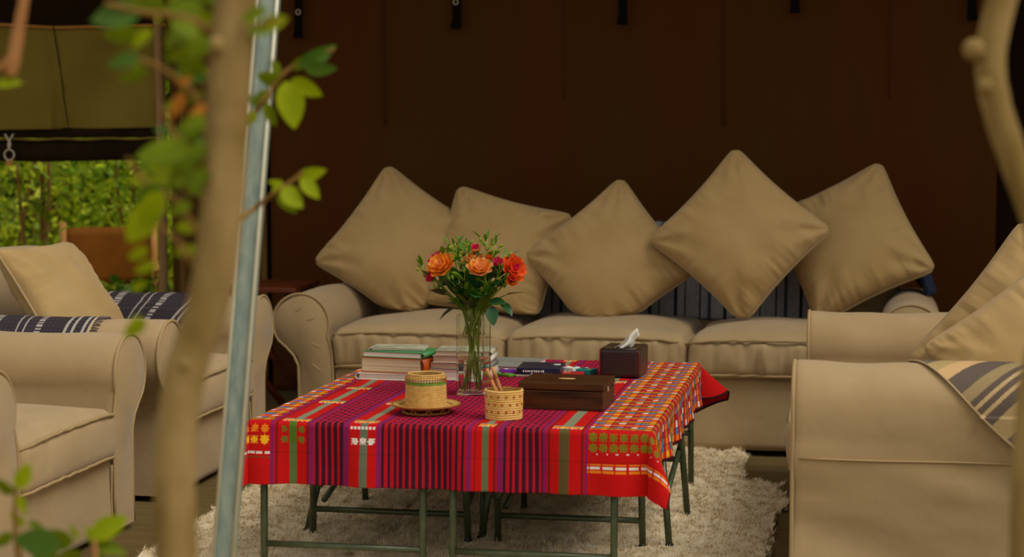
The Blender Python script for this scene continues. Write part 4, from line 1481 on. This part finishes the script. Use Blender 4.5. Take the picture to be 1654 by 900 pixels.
def shrub(label, cx, cy, rx, ry, h, n, m1, m2, zlo=0.0, lsize=.05, nbig=18):
    root = empty('shrub', (cx, cy, 0), 0, label, 'shrub', 'shrubs growing behind the tent')
    for m, cnt in ((m1, n), (m2, n // 2)):
        vs, fs = [], []
        for i in range(cnt):
            a, rr = sl.uniform(0, 2 * PI), sl.random() ** .4
            z = zlo + (h - zlo) * sl.random() ** .8
            k = math.sqrt(max(.08, 1 - (abs(z / h - .45) / .62) ** 2))
            x, y = rx * rr * k * math.cos(a), ry * rr * k * math.sin(a)
            d = Vector((sl.uniform(-1, 1), sl.uniform(-1.2, .6), sl.uniform(-.9, .5))).normalized()
            s = Vector((sl.uniform(-1, 1), sl.uniform(-1, 1), sl.uniform(-1, 1))).cross(d).normalized()
            L = lsize * sl.uniform(.6, 1.25)
            w = L * sl.uniform(.24, .34)
            p = Vector((x, y, z))
            q = len(vs)
            vs += [p, p + d * L * .45 + s * w, p + d * L, p + d * L * .45 - s * w]
            fs.append((q, q + 1, q + 2, q + 3))
        tag(link_mesh('foliage', new_mesh('foliage', vs, fs, False), m, root), kind='stuff')
    for i in range(6):
        a = sl.uniform(0, 2 * PI)
        pts = catmull([(.05 * math.cos(a), .05 * math.sin(a), 0), (rx * .3 * math.cos(a), ry * .3 * math.sin(a), h * .35), (rx * .55 * math.cos(a + .2), ry * .55 * math.sin(a + .2), h * .7), (rx * .6 * math.cos(a + .3), ry * .6 * math.sin(a + .3), h * .92)], 4)
        MB().tube(pts, [.016 - .011 * j / (len(pts) - 1) for j in range(len(pts))], 6).build('stem', M['twig'], root)
    for i in range(nbig):
        a = sl.uniform(PI * 1.05, PI * 1.95)
        z = h * sl.uniform(.25, .95)
        k = math.sqrt(max(.08, 1 - (abs(z / h - .45) / .62) ** 2))
        p = Vector((rx * k * math.cos(a), ry * k * math.sin(a), z))
        o = link_mesh('leaf', big_leaf[i % 2], None, root)
        o.matrix_basis = aim(p, (sl.uniform(-1, 1), sl.uniform(-1.2, -.1), sl.uniform(-.8, .6)), sl.uniform(-1, 1), sl.uniform(.6, 1.1))
    return root


shrub('lime green leafy shrub behind the leftmost edge of the opening', -4.9, 10.2, .75, .5, 1.35, 2600, M['bush_a'], M['bush_b'])
shrub('dense green shrub behind the brown folding chair', -4.1, 10.35, .7, .5, 1.3, 2600, M['bush_b'], M['bush_a'])
shrub('bright green shrub between folding chair and wooden tent pole', -3.4, 10.1, .55, .45, 1.25, 2200, M['bush_a'], M['bush_b'])
shrub('low green plant at the foot of the folding chair', -3.62, 9.0, .28, .2, .42, 300, M['leaf_c'], M['bush_b'], lsize=.07, nbig=12)
shrub('large-leaved green sapling at the far left of the opening', -4.22, 9.0, .16, .15, 1.12, 50, M['leaf_a'], M['bush_b'], zlo=.3, lsize=.08, nbig=22)


def hedge():
    root = empty('hedge', (-5, 11.8, 0), 0, 'tall shaded green hedge at the back of the clearing', 'hedge')
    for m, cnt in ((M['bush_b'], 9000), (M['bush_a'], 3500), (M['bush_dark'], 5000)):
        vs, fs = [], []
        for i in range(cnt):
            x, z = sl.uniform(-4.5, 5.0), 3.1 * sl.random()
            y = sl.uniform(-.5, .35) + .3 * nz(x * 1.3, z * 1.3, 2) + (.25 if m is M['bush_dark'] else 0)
            d = Vector((sl.uniform(-1, 1), sl.uniform(-1.2, .6), sl.uniform(-.9, .5))).normalized()
            s = Vector((sl.uniform(-1, 1), sl.uniform(-1, 1), sl.uniform(-1, 1))).cross(d).normalized()
            L = .10 * sl.uniform(.6, 1.3)
            w = L * .33
            p = Vector((x, y, z))
            q = len(vs)
            vs += [p, p + d * L * .45 + s * w, p + d * L, p + d * L * .45 - s * w]
            fs.append((q, q + 1, q + 2, q + 3))
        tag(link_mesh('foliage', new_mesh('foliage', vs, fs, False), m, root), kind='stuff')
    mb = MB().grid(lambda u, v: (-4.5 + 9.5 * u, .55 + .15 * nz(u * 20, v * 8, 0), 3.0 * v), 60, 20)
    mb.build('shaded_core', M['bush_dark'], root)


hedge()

# ------------------------------------------------------------------ foreground: steel pole, trunks and leafy branches
CF = Vector((-math.sin(math.radians(10.63)) * math.cos(math.atan(235 / 3000)), math.cos(math.radians(10.63)) * math.cos(math.atan(235 / 3000)), -math.sin(math.atan(235 / 3000))))
CR = Vector((math.cos(math.radians(10.63)), math.sin(math.radians(10.63)), 0))
CU = CR.cross(CF)


def at(px, py, d):
    """point at distance d in front of the camera's station, given in photograph pixels"""
    return Vector((0, 0, CAM_H)) + CF * d + CR * ((px - 827) / 3000 * d) + CU * ((450 - py) / 3000 * d)


pb, pt = at(345, 1120, 3.9), at(478, -560, 3.9)
pb = pb + (pt - pb) * (pb.z / (pb.z - pt.z))     # foot on the ground
pr = empty('awning_pole', pb, 0, 'galvanised steel awning pole standing aslant in front of the table', 'pole')
pd = (pt - pb)
ch = []
W_ = .0235
prof = [(-W_, -.016), (-W_ * .72, -.021), (-W_ * .6, -.012), (W_ * .6, -.012), (W_ * .72, -.021), (W_, -.016), (W_, .02), (-W_, .02)]
rx = CR
ry = pd.normalized().cross(rx).normalized() * -1
ry = Vector((CF.x, CF.y, 0)).normalized()
vs = []
for t in (0, 1):
    for (a, b) in prof:
        vs.append(pd * t + rx * a + ry * b)
n = len(prof)
fs = [(k, (k + 1) % n, n + (k + 1) % n, n + k) for k in range(n)] + [tuple(reversed(range(n))), tuple(range(n, 2 * n))]
o = MB().add(vs, fs).build('shaft', M['zinc'], pr, smooth=False)
for s in (-1, 1):
    MB().tube([pd * t + rx * (s * W_ * .86) + ry * -.0185 for t in (0, .5, 1)], .0042, 8).build('rolled_edge', M['zinc_edge'], pr)
MB().box((0, 0, .004), (.09, .09, .008), .002).build('foot_plate', M['zinc'], pr, smooth=False)

LEAVES = {k: [leaf_mesh('leaf', .06, .03, M[m], fold=f, curl=c, n=9) for f, c in ((.15, .1), (.3, .25))] for k, m in (('a', 'leaf_a'), ('b', 'leaf_b'), ('c', 'leaf_c'), ('d', 'leaf_dead'))}


def px_leaf(root, x0, y0, x1, y1, d, kind, wide=1.0, roll=None, dd=0.0):
    """leaf from its stalk end to its tip"""
    a, b = at(x0, y0, d), at(x1, y1, d + dd)
    v = b - a
    o = link_mesh('leaf', LEAVES[kind][sl.randrange(2)], None, root)
    view = CF
    x = v.normalized()
    z = (-view - x * (-view).dot(x)).normalized()
    y = z.cross(x)
    R = Matrix((x, y, z)).transposed() @ Matrix.Rotation(sl.uniform(-.6, .6) if roll is None else roll, 3, 'X')
    s = v.length / .06
    m = Matrix.Translation(a) @ R.to_4x4() @ Matrix.Diagonal((s, s * wide, s, 1))
    o.matrix_basis = Matrix.Translation(root.location).inverted() @ m
    return o


def px_tube(root, name, pts, d, r, m, n=12, k=6, knots=None):
    P_ = [at(p[0], p[1], d + (p[2] if len(p) > 2 else 0)) for p in pts]
    path = catmull(P_, k)
    if isinstance(r, (list, tuple)):
        rr = list(np.interp(np.linspace(0, 1, len(path)), np.linspace(0, 1, len(r)), r))
    else:
        rr = [r] * len(path)
    rr = [a * (1 + .06 * nz(i * .5, 1, 2)) for i, a in enumerate(rr)]
    return MB().tube(path, rr, n).build(name, m, root, off=root.location)


# left tree
TD = 2.25
tl = empty('tree', at(283, 1800, TD), 0, 'slender pale tree trunk with leafy twigs in the left foreground', 'tree')
tl.location.z = 0
px_tube(tl, 'trunk', [(283, 1830), (284, 1300), (284, 1000), (284, 880), (283, 740), (298, 610), (338, 480), (358, 350), (366, 220), (372, 110), (382, 0), (392, -120), (400, -300), (390, -700), (410, -1200), (400, -1800)], TD, [.028, .027, .0255, .025, .026, .0265, .0265, .0255, .026, .026], M['bark'], 14, 8)
for (x, y, r) in ((352, 75, .012), (300, 590, .01)):
    vs, fs = rounded_box(r, r, r, r * .9, 8)
    c = at(x, y, TD - .018)
    MB().add([v + c for v in vs], fs).build('knot', M['bark'], tl, off=tl.location)
px_tube(tl, 'twig', [(360, 60), (300, 30), (230, 20), (170, 5)], TD, [.006, .003], M['twig'], 8)
px_tube(tl, 'twig', [(352, 230), (320, 160), (260, 110), (200, 90)], TD, [.005, .0025], M['twig'], 8)
px_tube(tl, 'twig', [(348, 330), (310, 250), (280, 215), (262, 170)], TD, [.005, .0025], M['twig'], 8)
px_tube(tl, 'twig', [(345, 420), (290, 330), (240, 300), (205, 255)], TD, [.005, .002], M['twig'], 8)
px_tube(tl, 'twig', [(340, 470), (290, 395), (240, 350)], TD, [.004, .002], M['twig'], 8)
px_tube(tl, 'twig', [(378, 70), (420, 40), (455, 32)], TD, [.004, .002], M['twig'], 8)
for (x0, y0, x1, y1, k, w) in ((230, 20, 140, 28, 'c', 1.0), (235, 22, 190, -20, 'a', 1.1), (270, 20, 215, -10, 'a', 1.1), (330, 20, 262, 8, 'a', 1.2), (345, 30, 285, 45, 'b', 1.2), (340, 5, 300, -30, 'a', 1.3), (330, 40, 262, 60, 'a', 1.4), (320, 60, 275, 30, 'a', 1.2),
                              (230, 55, 165, 58, 'a', 1.0), (245, 48, 210, 78, 'b', .9), (225, 88, 172, 108, 'c', .9), (205, 90, 238, 118, 'a', 1.0), (235, 118, 188, 130, 'a', .8), (320, 85, 265, 95, 'a', 1.1), (330, 100, 285, 125, 'a', 1.1), (335, 130, 280, 108, 'c', 1.0), (338, 60, 300, 95, 'a', 1.3),
                              (315, 50, 308, 72, 'd', .8), (297, 148, 276, 192, 'd', .9), (335, 172, 300, 190, 'd', .9), (310, 125, 285, 138, 'd', .9),
                              (330, 150, 300, 165, 'a', 1.1), (335, 195, 285, 205, 'a', 1.2), (330, 210, 270, 220, 'a', 1.2), (335, 235, 290, 265, 'a', 1.2), (310, 240, 215, 250, 'a', 1.1), (300, 255, 230, 275, 'a', 1.2), (330, 260, 260, 300, 'a', 1.2), (290, 280, 205, 290, 'b', 1.1), (340, 270, 300, 315, 'a', 1.2), (335, 225, 340, 300, 'a', 1.2),
                              (275, 285, 225, 255, 'a', 1.2), (262, 300, 215, 330, 'c', 1.1), (265, 310, 222, 350, 'b', 1.2), (250, 330, 205, 392, 'b', 1.3), (262, 315, 235, 360, 'b', 1.3), (325, 300, 285, 285, 'a', 1.1), (310, 330, 268, 345, 'a', 1.0),
                              (325, 365, 280, 368, 'b', 1.0), (322, 405, 278, 406, 'b', 1.0), (240, 400, 205, 420, 'b', 1.0), (255, 425, 215, 440, 'b', .9), (235, 455, 210, 470, 'b', .8), (235, 515, 200, 545, 'b', 1.1), (225, 510, 208, 540, 'b', 1.0),
                              (392, 35, 432, 10, 'a', 1.0), (420, 42, 465, 30, 'b', 1.1), (400, 52, 440, 48, 'a', .9), (338, 10, 350, -30, 'a', 1.2), (320, 190, 290, 235, 'a', 1.2), (300, 210, 265, 245, 'a', 1.1), (345, 250, 315, 290, 'a', 1.0)):
    px_leaf(tl, x0, y0, x1, y1, TD + sl.uniform(-.06, .12), k, w)

for i in range(46):
    if i < 14:
        x, y = sl.uniform(165, 335), sl.uniform(-15, 40)
    else:
        x, y = sl.uniform(272, 338), sl.uniform(40, 330)
    a = sl.uniform(0, 2 * PI)
    L = sl.uniform(22, 44)
    px_leaf(tl, x, y, x + L * math.cos(a), y + L * .6 * math.sin(a) + 6, TD + sl.uniform(0, .25), sl.choice('aaabc'), sl.uniform(.8, 1.2))

# twig with leaves right of the pole
BD = 2.95
b1_ = empty('leafy_branch', at(380, 240, BD), 0, 'leafy green twig reaching across the steel pole', 'branch')
px_tube(b1_, 'twig', [(352, 232, -.55), (395, 200), (425, 165), (455, 122), (500, 92), (540, 80)], BD, [.006, .004, .0025], M['twig'], 8)
for (x0, y0, x1, y1, k, w) in ((462, 130, 478, 208, 'b', 1.2), (470, 128, 520, 156, 'b', 1.0), (455, 130, 412, 125, 'a', 1.3), (452, 120, 438, 95, 'a', 1.1), (480, 105, 546, 78, 'c', .8), (490, 110, 545, 112, 'c', .9), (470, 112, 505, 88, 'a', .8), (440, 150, 405, 168, 'a', 1.2), (430, 165, 442, 205, 'a', 1.0), (420, 175, 400, 150, 'c', 1.0), (500, 95, 520, 120, 'c', .9), (415, 180, 395, 205, 'b', 1.0), (400, 190, 380, 170, 'a', 1.0)):
    px_leaf(b1_, x0, y0, x1, y1, BD + sl.uniform(-.03, .03), k, w)
b2_ = empty('leafy_branch', at(400, 350, BD), 0, 'small twig with yellow-green leaves in front of the dark wall', 'branch')
px_tube(b2_, 'twig', [(345, 395, -.6), (400, 345), (440, 315), (475, 290), (490, 277)], BD, [.005, .004, .0025], M['twig'], 8)
for (x0, y0, x1, y1, k, w) in ((455, 303, 490, 335, 'b', 1.4), (478, 288, 528, 275, 'b', .9), (485, 290, 518, 318, 'b', 1.2), (460, 300, 432, 292, 'b', .8), (450, 310, 478, 345, 'a', 1.1), (440, 310, 455, 290, 'b', .8)):
    px_leaf(b2_, x0, y0, x1, y1, BD + sl.uniform(-.03, .03), k, w)

# twig at the lower left
B3 = 2.6
b3_ = empty('leafy_sapling', at(110, 1400, B3), 0, 'bright green sapling sprouting at the bottom left corner', 'sapling')
b3_.location.z = 0
px_tube(b3_, 'stem', [(115, 1500), (140, 1150), (150, 950), (154, 900), (152, 872)], B3, [.009, .005, .003], M['bark_brown'], 8)
px_tube(b3_, 'stem', [(100, 1200), (40, 950), (25, 850), (28, 760)], B3, [.006, .003], M['twig'], 8)
for (x0, y0, x1, y1, k, w) in ((145, 868, 206, 835, 'b', 1.1), (130, 870, 108, 848, 'b', 1.0), (150, 880, 205, 890, 'a', .9), (120, 875, 60, 868, 'a', 1.2), (100, 880, 20, 872, 'c', 1.2), (95, 890, 50, 905, 'a', 1.2), (130, 890, 90, 915, 'a', 1.3), (28, 790, 48, 748, 'b', 1.2), (25, 795, -15, 778, 'a', 1.2), (40, 850, 15, 828, 'b', 1.1), (45, 845, 68, 850, 'a', 1.0), (70, 868, 60, 845, 'a', 1.0), (150, 895, 175, 915, 'a', 1.1), (20, 860, -10, 885, 'a', 1.1), (155, 880, 138, 850, 'b', .9), (30, 800, 42, 832, 'b', .9)):
    px_leaf(b3_, x0, y0, x1, y1, B3 + sl.uniform(-.05, .05), k, w)

# brown branch tip at the top left
b4_ = empty('bare_branch', at(35, -60, 2.5), 0, 'bare brown branch hanging into the top left corner', 'branch')
px_tube(b4_, 'twig', [(48, -90), (40, -10), (30, 50), (20, 110), (16, 122)], 2.5, [.008, .007, .009, .007], M['bark_brown'], 10)
px_tube(b4_, 'side_twig', [(24, 85), (8, 105), (-10, 115)], 2.5, [.007, .003], M['bark_brown'], 8)
px_leaf(b4_, -6, 138, 34, 128, 2.5, 'b', 1.0)

# right branch
RD = 2.35
tr = empty('tree', at(1648, 1800, RD), 0, 'knobbly pale tree stem along the right edge of the photo', 'tree')
tr.location.z = 0
px_tube(tr, 'trunk', [(1652, 1780), (1655, 1200), (1656, 950), (1660, 780), (1668, 640), (1692, 500), (1680, 380), (1640, 265), (1608, 165), (1600, 90), (1615, 10), (1632, -60), (1640, -220), (1625, -600), (1650, -1100), (1640, -1700)], RD, [.022, .021, .02, .019, .0185, .019, .0195, .020, .019, .018], M['bark'], 14, 8)
for (x, y, r) in ((1573, 80, .014), (1592, 140, .011)):
    vs, fs = rounded_box(r, r, r, r * .95, 8)
    c = at(x, y, RD - .012)
    MB().add([v + c for v in vs], fs).build('knot', M['bark'], tr, off=tr.location)
